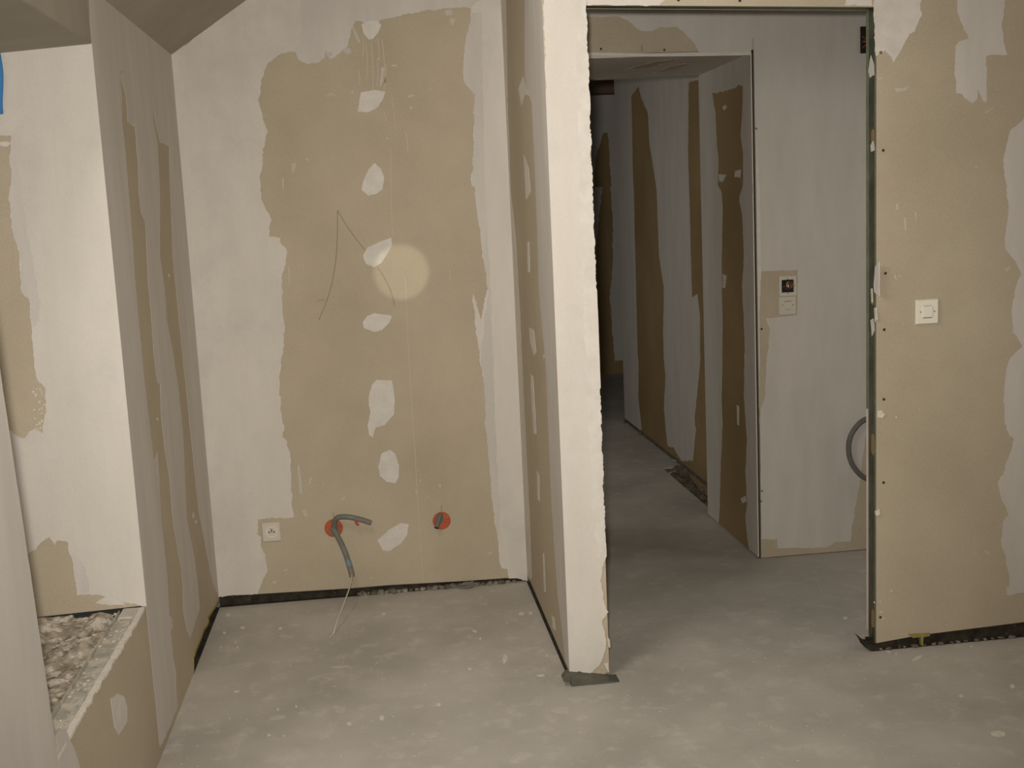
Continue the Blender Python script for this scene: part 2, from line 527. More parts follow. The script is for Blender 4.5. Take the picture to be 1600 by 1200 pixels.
# band beside the recess edge, running down below the sill
lw([(140, -40), (260, -40), (300, 85), (272, 86), (262, 120), (236, 132), (225, 128), (206, 122), (196, 112), (190, 110), (187, 118), (190, 150), (191, 190), (195, 225), (201, 300), (207, 375), (211, 437), (215, 487), (221, 550), (226, 600), (234, 665), (240, 722), (246, 706), (249, 750), (252, 812), (259, 875), (261, 900), (265, 962), (270, 1025), (275, 1048), (275, 1075), (277, 1105), (266, 1135), (250, 1167), (240, 1112), (230, 1050), (225, 975), (215, 945), (200, 800), (170, 600), (140, 300)], b=(YN, YB, 0, ZT))
# middle stripe
lw([(187, 118), (196, 108), (240, 100), (238, 140), (239, 187), (246, 225), (250, 300), (250, 400), (257, 450), (261, 500), (270, 550), (278, 600), (286, 675), (289, 750), (292, 812), (304, 875), (308, 905), (312, 950), (305, 972), (297, 998), (292, 985), (287, 960), (285, 907), (282, 885), (272, 825), (269, 800), (265, 750), (257, 700), (252, 650), (250, 600), (246, 598), (240, 550), (236, 487), (231, 437), (229, 387), (227, 347), (220, 332), (217, 300), (215, 250), (211, 200), (200, 190), (197, 150)])
# stripe in the corner
lw([(232, 90), (300, 90), (300, 300), (330, 600), (350, 870), (347, 932), (338, 925), (331, 905), (320, 850), (311, 800), (304, 737), (296, 662), (290, 600), (281, 512), (276, 462), (270, 400), (266, 300), (264, 228), (250, 222), (243, 195), (238, 150)])
# near side of the recess, all filled
jamb_b = (YMIN, yj, 0.0, ZT)
patch(P_LEFT, [(1.2, .25), (yj-.25, .16), (yj-.13, .05), (yj-.08, 0), (yj, 0), (yj, ZS-.03), (ytop, ZT), (1.2, ZT)], 'grey', wall_left, (1.2, yj, 0, ZT), .0008, px=False)
lw(C([(690, 770), (725, 738), (775, 750), (795, 830), (795, 910), (740, 995), (715, 950)], 0, 900, 4), 'white', name='filler_patch', amp=.002)
lw([(84, 1150), (100, 1138), (112, 1160), (123, 1195), (130, 1240), (80, 1260)], 'grey')
lw([(262, 960), (268, 965), (270, 980), (266, 985)], 'grey', amp=.001)
for p in [(208, 195, 3, 1.5), (264, 430, 1.2, 3), (264, 655, 1.2, 3), (302, 805, 1.3, 5), (306, 815, 1, 3), (246, 655, 1.5, 3)]:
    lw(ell(*p), 'white', amp=.001, name='filler_patch')

# recess: far reveal
zr0 = P_NICHE.px(60, 964)[1]
zr1 = P_NICHE.px(228, 946)[1]
NX0 = -1.75
zc0 = P_NICHE.px(0, 83)
zc1 = P_NICHE.px(148, 68)
slope_c = (zc1[1]-zc0[1])/(zc1[0]-zc0[0])
nic = [(NX0, zr0), (P_NICHE.px(60, 964)[0], zr0), (XL-.0131, zr1), (XL-.0131, zc1[1]+.05), (NX0, zc1[1]+.05)]
bm = bmesh.new()
add_prism(bm, P_NICHE, nic, -0.06, 0.0)
wall_niche = struct(obj('wall_recess', bm, 'board'), 'bright filled side of the window recess on the left')
BN = (NX0, XL+.0015, zr0, ZL+.05)
nw = lambda pts, m='cream', amp=.003, b=BN, **k: patch(P_NICHE, pts, m, wall_niche, b, amp, **k)
# the thick filler coat with two bare areas left out of it
XA = lambda u, v: P_NICHE.px(u, v)
nw([(-700, -30), (170, -30), (200, 300), (215, 600), (236, 960), (229, 946), (210, 943), (185, 940), (160, 930), (122, 930), (118, 900), (112, 875), (107, 848), (100, 846), (91, 845), (86, 852), (77, 840), (66, 846), (55, 859), (42, 866), (-100, 880), (-100, 680), (16, 673), (26, 681), (37, 685), (46, 675), (54, 670), (66, 676), (72, 637), (69, 605), (60, 598), (52, 570), (50, 550), (49, 512), (45, 467), (40, 462), (34, 450), (30, 405), (19, 350), (15, 300), (18, 262), (15, 245), (18, 226), (17, 213), (0, 209), (-700, 209)])
nw([(16, 212), (30, 230), (32, 300), (44, 360), (50, 410), (58, 450), (64, 470), (60, 500), (52, 514), (49, 512), (45, 467), (40, 462), (34, 450), (30, 405), (19, 350), (15, 300), (18, 262), (15, 245), (18, 226)], 'grey', .004)
nw([(0, 222), (10, 221), (17, 224), (10, 229), (0, 227)], 'white', amp=.001, name='filler_patch')
nw([(112, 860), (135, 890), (140, 925), (124, 928), (116, 898)], 'grey', .003)
nw([(150, 941), (165, 934), (188, 938), (195, 944), (175, 946), (160, 945)], 'white', .003, name='filler_patch')
for k in range(26):
    a = random.uniform(0, 1)
    nw(ell(52 + 20*random.random(), 606 + 68*a, random.uniform(.8, 1.8), random.uniform(.8, 2)), 'cream', .0008, name='filler_patch')
# recess ceiling (slopes down to the outside), outer wall
bm = bmesh.new()
pz = lambda x: zc1[1] + (x-zc1[0])*slope_c
ya, yb = ytop-.05, YN+.06
vs = []
for z_off in (0.0, 0.04):
    for (x, y) in ((NX0, ya), (XL-.001, ya), (XL-.001, YN), (NX0, YN)):
        vs.append(bm.verts.new((x, y, pz(x)+z_off)))
for f in ((0, 1, 2, 3), (4, 7, 6, 5), (0, 4, 5, 1), (1, 5, 6, 2), (2, 6, 7, 3), (3, 7, 4, 0)):
    bm.faces.new([vs[i] for i in f])
struct(obj('ceiling_recess', bm, 'ceil'), 'unlit board ceiling over the window recess', 'ceiling')
bm = bmesh.new()
wall_with_opening(bm, NX0-.1, NX0, ya-.4, yb, 0, 2.2, 1.98, 2.92, .70, 1.74)
struct(obj('wall_outer', bm, 'board'), 'outer wall of the window recess')
bm = bmesh.new()
add_box(bm, NX0, XL-.051, ytop-.08, ytop-.02, 0, 2.0)
struct(obj('wall_recess_return', bm, 'board'), 'near side wall of the window recess, out of view')

o = prism('lintel_board', P_LEFT, [(ytop-.3, ZL+.001), (YN-.002, ZL+.001), (YN-.002, ZT), (ytop-.3, ZT)], .0008, .0014, 'ceil', wall_left)
# sill bed, steel track and broken mortar
bm = bmesh.new()
GX, GY = 46, 60
SX0, SX1 = NX0+.001, XL-.06
grid = {}
for i in range(GX+1):
    for j in range(GY+1):
        x = SX0 + (SX1-SX0)*i/GX
        y = yj + .002 + (YN-.002-yj-.002)*j/GY
        hgt = ZS - 0.035 + 0.034*noise.noise(Vector((x*7, y*7, 1))) + 0.020*noise.noise(Vector((x*19, y*19, 5))) + 0.011*noise.noise(Vector((x*55, y*55, 9)))
        hgt += .012*max(0, (y-YN+.35)/.35) + .02*max(0, (XL-.2-x)/.3) - 0.03*max(0, 1-abs(x-SX1)/.05)
        grid[i, j] = bm.verts.new((x, y, hgt))
for i in range(GX):
    for j in range(GY):
        bm.faces.new((grid[i, j], grid[i+1, j], grid[i+1, j+1], grid[i, j+1]))
sill = obj('sill_bed', bm, 'rubble', wall_left)
sill['label'] = 'rough broken mortar bed of the window sill'
for i in range(70):
    bm = bmesh.new()
    x = random.uniform(XL-.42, XL-.09); y = random.uniform(yj+.15, YN-.03)
    chunk_bm(bm, (x, y, ZS-0.028+.034*noise.noise(Vector((x*7, y*7, 1)))+.012*max(0, (y-YN+.35)/.35)), random.choice((.010, .014, .018, .026)), i*1.7+.3, flat=.55)
    obj('mortar_chunk', bm, 'chunk' if i % 3 else 'rubble', sill)
bp = Plane(2, ZS-.04, 1)
for i, (u, v) in enumerate(((82, 1064), (78, 1068), (88, 1060))):
    bm = bmesh.new()
    a = bp.px(u, v)
    chunk_bm(bm, (a[0], a[1], ZS-.04), (.017, .012, .010)[i], i+9.3)
    obj('brick_chip', bm, 'brick', sill)
bm = bmesh.new()
for i in range(420):
    x = random.uniform(XL-.45, XL-.02); y = random.uniform(yj+.1, YN-.01)
    z = ZS-0.03+.034*noise.noise(Vector((x*7, y*7, 1)))+.012*max(0, (y-YN+.35)/.35) if x < XL-.066 else ZS-.007
    chunk_bm(bm, (x, y, z), random.uniform(.003, .008), i*.77, flat=.6)
o = obj('mortar_crumbs', bm, 'chunk', sill)
o['kind'] = 'stuff'
# U track along the sill edge
bm = bmesh.new()
x0, x1 = XL-.066, XL-.0135
add_box(bm, x0, x1, yj, YN-.03, ZS-.012, ZS-.009)
add_box(bm, x0-.0012, x0, yj, YN-.03, ZS-.03, ZS+.004)
add_box(bm, x1-.0015, x1, yj, YN-.03, ZS-.012, ZS+.006)
track = obj('sill_track', bm, 'steel_light', wall_left)
track['label'] = 'dusty steel track along the edge of the window sill'
prism('plaster_lip', Plane(2, ZS, 1), roughen([(XL-.016, yj), (XL+.001, yj), (XL+.001, YN-.02), (XL-.014, YN-.02)], .004, .008), -.004, .003, 'fleck', wall_left)
bm = bmesh.new()
add_box(bm, x0+.005, x1+.01, YN-.075, YN-.002, ZS-.008, ZS-.001)
obj('sill_packing', bm, 'flecktan', wall_left)
# blue protective film in the recess
a, b, c, d = XA(-14, 84), XA(1.5, 84), XA(8.5, 178), XA(-14, 182)
bm = bmesh.new()
nn = 10
prev = None
for k in range(nn+1):
    t = k/nn
    l = (a[0]+(d[0]-a[0])*t, a[1]+(d[1]-a[1])*t); r = (b[0]+(c[0]-b[0])*t + .004*math.sin(t*5), b[1]+(c[1]-b[1])*t)
    bulge = .006 + .01*math.sin(t*math.pi)
    row = [bm.verts.new((l[0], YN-.004-bulge, l[1])), bm.verts.new(((l[0]+r[0])/2, YN-.006-bulge, (l[1]+r[1])/2)), bm.verts.new((r[0], YN-.003-bulge*.3, r[1]))]
    if prev:
        for q in range(2):
            bm.faces.new((prev[q], prev[q+1], row[q+1], row[q]))
    prev = row
o = obj('protective_film', bm, 'blue', smooth=True)
sm = o.modifiers.new('thickness', 'SOLIDIFY'); sm.thickness = 0.0015
tag(o, 'strip of blue protective film at the top of the window recess', 'plastic film')

# ================================================================== SLOPED AND FLAT CEILING
sl = P_BACK.px(385, 0)
k_sl = (sl[1]-ZT)/(sl[0]-XL)
XS = XL + (CEIL-ZT)/k_sl
bm = bmesh.new()
add_prism(bm, Plane(1, YMIN, 1), [(XL, ZT), (XS, CEIL), (XS, CEIL+.07), (XL-.07, CEIL+.07), (XL-.07, ZT)], 0.0, YB+.07-YMIN)
struct(obj('ceiling_slope', bm, 'ceil'), 'sloping attic ceiling rising from the left wall', 'ceiling')
bm = bmesh.new()
add_box(bm, XS, XMAX, YMIN, YMAX, CEIL, CEIL+.07)
struct(obj('ceiling', bm, 'ceil'), 'flat board ceiling above the room and the corridor', 'ceiling')

# ================================================================== BACK WALL of the bay
bot = [P_BACK.px(*p) for p in ((345, 932), (352, 931), (390, 929), (550, 919), (611, 914), (730, 907.5), (822, 901))]
bot = [(min(max(p[0], XL), XP1), max(p[1], .004)) for p in bot]
bot[0] = (XL, bot[0][1]); bot[-1] = (XP1, bot[-1][1])
poly = bot + [(XP1, CEIL), (XS, CEIL), (XL, ZT)]
bm = bmesh.new()
add_prism(bm, P_BACK, poly, -0.013, 0.0)
wall_back = struct(obj('wall_back', bm, 'board'), 'brown plasterboard back wall of the bay with pale filler dots')
bm = bmesh.new()
add_box(bm, XL, XP1, YB+.016, YB+.03, -.01, .12)
add_box(bm, XL, XP1-.3, YB-.003, YB+.0159, -.001, .0012)  # near-black floor strip, painted shade of the gap
obj('wall_base_gap', bm, 'dark', wall_back)
BB = (XL, XP1, 0.0, CEIL)
bw = lambda pts, m='cream', amp=.004, **k: patch(P_BACK, pts, m, wall_back, BB, amp, **k)
top5 = lambda pts: C(pts, 360, 0, 3.2)
mid6 = lambda pts: C(pts, 360, 300, 3.2)
low7 = lambda pts: C(pts, 360, 650, 3.2)
# band along the left corner
zt_px = [(262, 88), (272, 83), (330, 39), (385, -3), (420, -29)]
bw(zt_px + [(470, -30), (470, 60)] + [(460, 78), (437, 85), (416, 100), (408, 125), (407, 145), (403, 155), (410, 180), (417, 205), (413, 230), (407, 275), (408, 310), (418, 330), (424, 340), (420, 368), (438, 372), (440, 382), (448, 392), (446, 410), (442, 430), (441, 470), (444, 510), (443, 540), (438, 580), (436, 610), (439, 640), (445, 668), (440, 680), (448, 690), (454, 715), (455, 750), (457, 790), (459, 807), (447, 811), (425, 808), (404, 812), (401, 835), (409, 841), (408, 856), (415, 866), (417, 890), (408, 912), (404, 927), (352, 931), (340, 933), (326, 900), (290, 600), (270, 300)], 'cream')
bw([(455, 82), (450, 50), (436, 20), (415, -30), (600, -60), (790, -60), (790, 8), (738, 12), (700, 12), (650, 20), (612, 29), (592, 32), (578, 38), (568, 36), (555, 33), (547, 45), (545, 72), (530, 84), (518, 92), (506, 80), (508, 88), (500, 97), (480, 100), (466, 93), (460, 78)], 'grey')
# band along the right corner
bw([(738, 12), (792, -30), (800, 300), (830, 700), (835, 905), (795, 905), (794, 888), (785, 888), (781, 880), (777, 845), (772, 800), (768, 765), (764, 715), (760, 675), (758, 620), (751, 570), (745, 520), (742, 495), (739, 458), (744, 470), (750, 500), (756, 480), (762, 452), (759, 425), (751, 370), (745, 330), (742, 292), (736, 288), (740, 220), (742, 147), (731, 136), (723, 120), (724, 90), (727, 60), (736, 38)], 'cream')
bw([(738, 20), (752, 20), (754, 120), (758, 300), (766, 430), (775, 700), (782, 800), (779, 845), (772, 800), (768, 765), (760, 675), (758, 620), (752, 560), (757, 500), (763, 452), (759, 425), (751, 370), (745, 330), (742, 292), (737, 287), (741, 220), (742, 147), (731, 136), (724, 120), (725, 90), (728, 60)], 'grey', .003, t=.0014)
# filler over the middle row of screws
dots = [top5([(655, 120), (690, 105), (740, 105), (755, 130), (740, 165), (710, 195), (690, 200), (665, 170)]),
        top5([(655, 460), (720, 450), (775, 458), (765, 495), (735, 540), (690, 560), (635, 558), (645, 510)]),
        top5([(720, 815), (755, 850), (768, 890), (760, 945), (730, 970), (690, 980), (655, 950), (665, 905), (690, 850)]),
        mid6([(805, 228), (810, 260), (785, 310), (755, 355), (720, 378), (680, 362), (662, 320), (690, 275), (745, 250)]),
        mid6([(720, 605), (810, 618), (795, 655), (760, 690), (715, 700), (670, 680), (662, 650), (685, 620)]),
        mid6([(735, 938), (808, 942), (820, 1010), (820, 1110), (770, 1165), (725, 1180), (712, 1225), (695, 1215), (685, 1165), (700, 1100), (690, 1030), (710, 960)]),
        low7([(795, 168), (825, 190), (845, 250), (842, 310), (825, 335), (780, 328), (748, 300), (738, 250), (755, 190)]),
        low7([(735, 620), (790, 570), (850, 535), (890, 540), (885, 590), (850, 640), (790, 675), (760, 670)])]
for i, dd in enumerate(dots):
    bw(dd, 'white', .0015, name='filler_patch', t=.002)
for (u, v) in ((578, 152), (584, 276), (591, 387), (596, 502), (604, 616), (605, 622), (611, 733), (612, 738), (617, 837)):
    bw(ell(u, v, 1.6, 1.6, 0, 8), 'fleck', .0003, name='filler_pip', t=.0034)
# small smears on the bare board
smears = [top5([(480, 478), (500, 466), (525, 475), (522, 484), (500, 474), (485, 486)]), top5([(603, 455), (612, 455), (616, 472), (606, 470)]),
          top5([(755, 340), (770, 335), (764, 400), (748, 440), (746, 420)]), top5([(885, 478), (915, 470), (922, 478), (890, 490)]), top5([(896, 535), (908, 532), (910, 545), (898, 546)]),
          top5([(805, 325), (830, 322), (832, 332), (806, 333)]), top5([(997, 445), (1003, 440), (1004, 455), (998, 456)]), top5([(305, 820), (328, 812), (318, 860), (308, 862)]),
          top5([(376, 792), (395, 796), (392, 804), (378, 803)]), top5([(258, 890), (265, 890), (268, 945), (260, 945)]), top5([(610, 120), (640, 180), (650, 215), (636, 210), (615, 165)]),
          top5([(1070, 55), (1105, 45), (1112, 70), (1080, 80)]), top5([(1095, 90), (1125, 95), (1112, 130), (1100, 120)]), top5([(740, 288), (748, 296), (742, 304), (734, 296)]), top5([(776, 688), (790, 686), (788, 696), (778, 696)]),
          top5([(470, 255), (512, 262), (505, 285), (480, 280)]), top5([(560, 245), (600, 240), (606, 265), (580, 272)]), top5([(168, 570), (174, 572), (172, 580), (166, 578)]), top5([(718, 930), (720, 930), (720, 932)]),
          low7([(358, 472), (380, 466), (388, 495), (370, 503)]), low7([(335, 250), (345, 240), (355, 330), (362, 385), (345, 390), (342, 330)]), low7([(398, 305), (407, 305), (404, 335), (390, 345)]), low7([(556, 408), (575, 400), (572, 420), (560, 425)]),
          low7([(924, 370), (934, 370), (934, 390), (926, 388)]), low7([(944, 316), (955, 318), (948, 330)]), low7([(980, 402), (990, 402), (988, 410)]), low7([(1040, 342), (1055, 345), (1048, 362)]), low7([(456, 340), (468, 340), (464, 350)]), low7([(1285, 690), (1308, 675), (1310, 680), (1290, 695)]), low7([(205, 828), (232, 822), (230, 835), (210, 838)]), low7([(695, 802), (715, 806), (708, 815)]), low7([(262, 770), (290, 760), (280, 778)]),
          mid6([(1143, 835), (1148, 835), (1148, 858), (1143, 858)]), mid6([(358, 365), (370, 366), (366, 376)]), mid6([(288, 370), (294, 372), (298, 460), (292, 460)])]
for s in smears:
    bw(s, 'flecktan', .0005, name='plaster_smear', t=.0008)
# pencil marks and the crease down the board
ribbon(P_BACK, mid6([(535, 92), (535, 200), (528, 330), (508, 450), (480, 550), (442, 640)]), .0022, 'pencil', wall_back, 'pencil_line')
ribbon(P_BACK, mid6([(537, 92), (575, 160), (625, 230), (672, 290)]), .0022, 'pencil', wall_back, 'pencil_line')
ribbon(P_BACK, mid6([(735, 378), (765, 420), (795, 480), (812, 530), (820, 568)]), .0019, 'pencil', wall_back, 'pencil_line')
ribbon(P_BACK, mid6([(432, 545), (455, 540), (475, 545)]), .0016, 'pencil', wall_back, 'pencil_line')
ribbon(P_BACK, [(610, 230), (612, 330), (614, 372)], .0024, 'ridge', wall_back, 'board_crease')
ribbon(P_BACK, [(633, 432), (639, 560), (648, 700), (655, 820), (661, 908)], .0024, 'ridge', wall_back, 'board_crease')
for (u0, v0, u1, v1) in ((572, 70, 574, 118), (580, 66, 583, 140), (590, 95, 589, 135), (597, 62, 602, 130), (604, 100, 598, 150), (612, 150, 618, 205), (600, 175, 603, 190), (560, 110, 562, 134), (634, 205, 637, 238), (702, 420, 703, 440), (590, 60, 592, 92), (568, 60, 566, 90)):
    ribbon(P_BACK, [(u0, v0), ((u0+u1)/2+1, (v0+v1)/2), (u1, v1)], random.uniform(.002, .0035), 'ridge', wall_back, 'scrape_mark')
# fibrous scrap caught in the gap
bm = bmesh.new()
for i in range(16):
    a = P_BACK.P(P_BACK.px(random.uniform(712, 722), random.uniform(914, 920)), random.uniform(.002, .02))
    b = P_BACK.P(P_BACK.px(random.uniform(728, 742), random.uniform(906, 913)), random.uniform(.005, .03))
    a.z = max(a.z, .004); b.z = max(b.z, .006)
    add_tube(bm, spline([a, (a+b)/2+Vector((0, -.01*random.random(), .008*random.uniform(-.3, 1))), b], 3), .0022, 5)
o = obj('wire_scrap', bm, 'conduit')
tag(o, 'tangle of grey fibrous scrap on the floor against the back wall', 'scrap')
# dirt heaped in the gap, right half
for i in range(26):
    bm = bmesh.new()
    x = P_BACK.px(566 + i*9.5, 920)[0]
    chunk_bm(bm, (x, YB+.006, .004), random.uniform(.012, .024), i*2.3, flat=.75)
    obj('dirt_clod', bm, ('gapdirt', 'gapdirt', 'debris')[i % 3], wall_back)

# ================================================================== PARTITION between bay and hall
bm = bmesh.new()
pb = [P_PART.px(*p) for p in ((824, 893), (886, 1050))]
zb0, zb1 = max(.008, pb[0][1]), max(.012, pb[1][1])
add_prism(bm, P_PART, [(YB, .030), (YR, .020), (YR, CEIL), (YB, CEIL)], -0.013, 0.0)
add_box(bm, XP1+.013, XP2-.013, YR+.02, YH, 0, CEIL)
add_box(bm, XP2-.013, XP2, YR, YH, .012, CEIL)
pe = [P_RIGHT.px(*p) for p in ((892, 1052), (951, 1061))]
add_prism(bm, P_RIGHT, [(XP1+.0131, .012), (XP2-.0131, .004), (XP2-.0131, CEIL), (XP1+.0131, CEIL)], -0.019, 0.0)
wall_part = struct(obj('wall_partition', bm, 'board'), 'narrow plasterboard partition between the bay and the doorway')
bm = bmesh.new()
add_box(bm, XP1+.005, XP1+.0128, YR+.01, YB, 0, .035)
add_box(bm, XP1-.004, XP1+.0049, YR+.01, YB, -.001, .0012)  # shade line along the foot, put in as a dark strip
obj('wall_base_gap', bm, 'dark', wall_part)
BP = (YR, YB, .030, CEIL)
pw = lambda pts, m='grey', amp=.003, **k: patch(P_PART, pts, m, wall_part, BP, amp, **k)
# strip in the inner corner, strip at the outer edge
pw([(770, -80), (790, -30), (790, 0), (793, 150), (798, 300), (806, 375), (813, 500), (817, 600), (822, 700), (827, 800), (831, 900), (815, 930), (800, 600), (780, 200)], 'cream', .005)
pw([(821, -60), (870, -60), (900, 1080), (888, 1062), (885, 1050), (877, 975), (871, 925), (866, 850), (862, 790), (858, 700), (854, 600), (852, 562), (847, 512), (842, 450), (840, 375), (837, 300), (834, 225), (831, 162), (824, 140), (820, 120), (820, 60)], 'grey')
for s in ([(810, 140), (817, 120), (823, 138), (829, 150), (820, 148), (815, 165)], [(818, 240), (826, 262), (829, 300), (822, 312)], [(827, 512), (834, 515), (838, 550), (834, 556), (829, 535)], [(829, 585), (833, 588), (836, 640), (838, 678), (834, 678), (831, 630)], [(839, 735), (843, 745), (843, 783), (840, 780)], [(824, 378), (827, 378), (828, 425), (825, 425)], [(848, 865), (850, 865), (853, 925), (850, 925)], [(862, 960), (866, 965), (868, 985), (864, 982)], [(848, 555), (852, 553), (850, 560)]):
    pw(s, 'white', .002, name='filler_patch')
# end face: thick coat with chipped right edge
endp = [(848, -60), (914, -60)]
for (u, v) in ((914, 5), (916, 26), (915.5, 50), (917, 80), (918, 110), (918.5, 150), (921, 190), (922, 230), (924, 290), (926, 320), (928, 345), (929, 400), (931, 460), (932, 483), (936, 490), (937, 520), (939, 560), (938, 590), (939, 640), (941, 700), (943, 760), (945, 800), (946, 846), (947, 860), (946, 874), (941, 888), (940, 905), (942, 935), (946, 950), (949, 955), (946, 962), (941, 968), (944, 980), (947, 1000), (944, 1020), (938, 1038), (927, 1049), (913, 1054), (906, 1047), (898, 1050), (893, 1058)):
    endp.append((u, v))
endp += [(885, 1058), (875, 800), (858, 400)]
patch(P_RIGHT, endp, 'cream', wall_part, (XP1-.0012, XP2+.004, .012, CEIL), .0035, t=.003)
patch(P_RIGHT, [(897, -40), (914, -40), (926, 300), (930, 420), (935, 500), (938, 700), (944, 860), (936, 880), (925, 800), (916, 600), (905, 300)], 'white', wall_part, (XP1, XP2+.003, .012, CEIL), .004, t=.0042)
patch(P_RIGHT, [(944, 1036), (950, 1035), (951, 1050), (947, 1044)], 'cream', wall_part, (XP1, XP2, .012, CEIL), .001, t=.003)
patch(P_RIGHT, [(947, 990), (953, 1000), (954, 1012), (950, 1010)], 'ridge', wall_part, None, .001, t=.004, name='torn_paper')

# steel track offcut on the floor under the partition end
yf = P_FLOOR.px(895, 1073)[1]
root = thing('steel_track', 'dark flattened steel floor track sticking out under the partition end', 'metal track', (XP1+.06, yf+.02, 0))
bm = bmesh.new()
pt = Plane(1, yf, -1)
q = [pt.px(*p) for p in ((893, 1059), (930, 1062), (952, 1064), (962, 1065), (968, 1064), (967, 1069), (950, 1070), (925, 1072.5), (893, 1073.5))]
q = [(a, max(b, 0.001)) for a, b in q]
add_prism(bm, pt, q, -(YR-yf), 0.0)
keep(obj('channel', bm, 'steel'), root)
bm = bmesh.new()
q = [pt.px(*p) for p in ((879, 1061), (884, 1054), (890, 1051), (894, 1058), (893, 1067), (886, 1066.5), (881, 1066))]
q = [(a, max(b, 0.001)) for a, b in q]
add_prism(bm, pt, q, -.03, -.004)
keep(obj('curled_end', bm, 'steel'), root)

# ================================================================== RIGHT WALL and doorway head
zl_ = P_RIGHT.px(914, 8)[1]
zr_ = P_RIGHT.px(1364, 11)[1]
b0 = P_RIGHT.px(1368, 1005)
b1 = P_RIGHT.px(1440, 992)
b2 = P_RIGHT.px(1600, 972)
b3x = XMAX
b3 = (b3x, b2[1] + (b3x-b2[0])*0.01)
polyR = [(XJ, b0[1]), b1, b2, b3, (XMAX, CEIL), (XP2+.0001, CEIL), (XP2+.0001, zl_), (XJ, zr_)]
bm = bmesh.new()
add_prism(bm, P_RIGHT, polyR, -0.0125, 0.0)
add_prism(bm, P_RIGHT, [(p[0]+(.002 if p[0] == XJ else 0), p[1]) for p in polyR], -0.074, -0.0615)
wall_right = struct(obj('wall_right', bm, 'board'), 'brown plasterboard wall right of the doorway with a white switch')
# green-grey cut edge of the board, round the doorway
bm = bmesh.new()
add_box(bm, XJ-.0008, XJ-.0001, YR+.0006, YR+.0125, b0[1]+.002, zr_)
obj('board_edge', bm, 'edge', wall_right)
bm = bmesh.new()
add_prism(bm, P_RIGHT, [(XP2, zl_-.0001), (XJ, zr_-.0001), (XJ, zr_-.0012), (XP2, zl_-.0012)], -.0125, -.0006)
obj('board_edge', bm, 'edge', wall_right)
# steel stud in the jamb: web with slotted holes, two flanges
def slot_web(z0, z1, holes, x, ya, yb):
    """vertical strip at x from z0 to z1 with elongated holes"""
    bm = bmesh.new()
    cur = z0
    yc, hw = (ya+yb)/2, (yb-ya)*.33
    def quad(y0, y1, a, b):
        vs = [bm.verts.new((x, y0, a)), bm.verts.new((x, y1, a)), bm.verts.new((x, y1, b)), bm.verts.new((x, y0, b))]
        bm.faces.new(vs)
    for (h0, h1) in holes:
        quad(ya, yb, cur, h0)
        n = 8
        prof = []
        rr = hw
        for k in range(n+1):
            a = math.pi*k/n
            prof.append((math.sin(a)*hw, h0 + rr*(1-math.cos(a))/2 if False else h0 + (h1-h0)*k/n))
        def half(z):
            if z < h0+rr: return math.sqrt(max(0, rr*rr-(h0+rr-z)**2))
            if z > h1-rr: return math.sqrt(max(0, rr*rr-(z-(h1-rr))**2))
            return rr
        zs = [h0 + rr*(1-math.cos(math.pi/2*k/6)) for k in range(7)] + [h1 - rr*(1-math.cos(math.pi/2*k/6)) for k in range(6, -1, -1)]
        for i in range(len(zs)-1):
            za, zb = zs[i], zs[i+1]
            for s in (-1, 1):
                ye = ya if s < 0 else yb
                vs = [bm.verts.new((x, ye, za)), bm.verts.new((x, yc+s*half(za), za)), bm.verts.new((x, yc+s*half(zb), zb)), bm.verts.new((x, ye, zb))]
                bm.faces.new(vs)
        cur = h1
    quad(ya, yb, cur, z1)
    return bm
Pj = Plane(0, XJ+.004, -1)
zz = lambda u, v: Pj.px(u, v)[1]
holes = [(zz(1362, 982), zz(1362, 950)), (zz(1369, 714), zz(1369, 679)), (zz(1369, 478), zz(1369, 456)), (zz(1367, 238), zz(1367, 200))]
bm = slot_web(.03, ZD+.05, holes, XJ+.004, YR+.0135, YR+.0605)
stud = obj('jamb_stud', bm, 'steel', wall_right)
sm = stud.modifiers.new('thickness', 'SOLIDIFY'); sm.thickness = .0008
stud['label'] = 'dark steel stud in the cut wall edge'
for h in holes:
    bm = bmesh.new()
    add_box(bm, XJ+.0065, XJ+.012, YR+.018, YR+.056, h[0]-.01, h[1]+.01)
    obj('filler_strip', bm, 'wood', stud)
bm = bmesh.new()
add_box(bm, XJ+.002, XJ+.05, YR+.0126, YR+.0134, .03, ZD+.05)
add_box(bm, XJ+.002, XJ+.05, YR+.0607, YR+.0614, .03, ZD+.05)
obj('stud_flange', bm, 'steel', stud)
# plaster lumps on the jamb
Pk = Plane(0, XJ, -1)
def blob(pts, m='white', d=.0025, amp=.0018):
    patch(Pk, pts, m, stud, None, amp, name='plaster_blob', t=d)
Pf = P_RIGHT
def fblob(pts, dd, m='fleck', t=.006, amp=.0015):
    pl = Plane(1, YR+dd, -1)
    patch(pl, pts, m, stud, None, amp, name='plaster_blob', t=t)
blob(C([(335, 65), (315, 85), (290, 130), (283, 200), (280, 260), (274, 340), (276, 420), (300, 440), (335, 462)], 1330, 400, 7.5), 'white', .003, .002)
blob([(1358, 112), (1362, 86), (1366, 100), (1366, 117), (1360, 121)])
blob([(1361, 228), (1365, 220), (1367, 236), (1362, 238)], 'white')
blob([(1361, 500), (1365, 498), (1367, 515), (1363, 526)], 'white')
blob([(1367, 482), (1370, 480), (1371, 500), (1368, 505)], 'fleck', .003)
blob([(1362, 450), (1363.5, 450), (1364.5, 472), (1363, 474)], 'fleck', .003)
fblob([(1369, 642), (1376, 641), (1382, 647), (1378, 653), (1370, 652)], 0, t=.004)
fblob([(1366, 798), (1372, 795), (1374, 803), (1368, 805)], 0, t=.006)
for (u, v) in ((1400, 652), (1366, 941), (1377, 956), (1380, 966), (1393, 923), (1375, 940)):
    patch(P_RIGHT, ell(u, v, 1.3, 1.3), 'fleck', wall_right, None, .0005, name='plaster_smear', t=.0015)
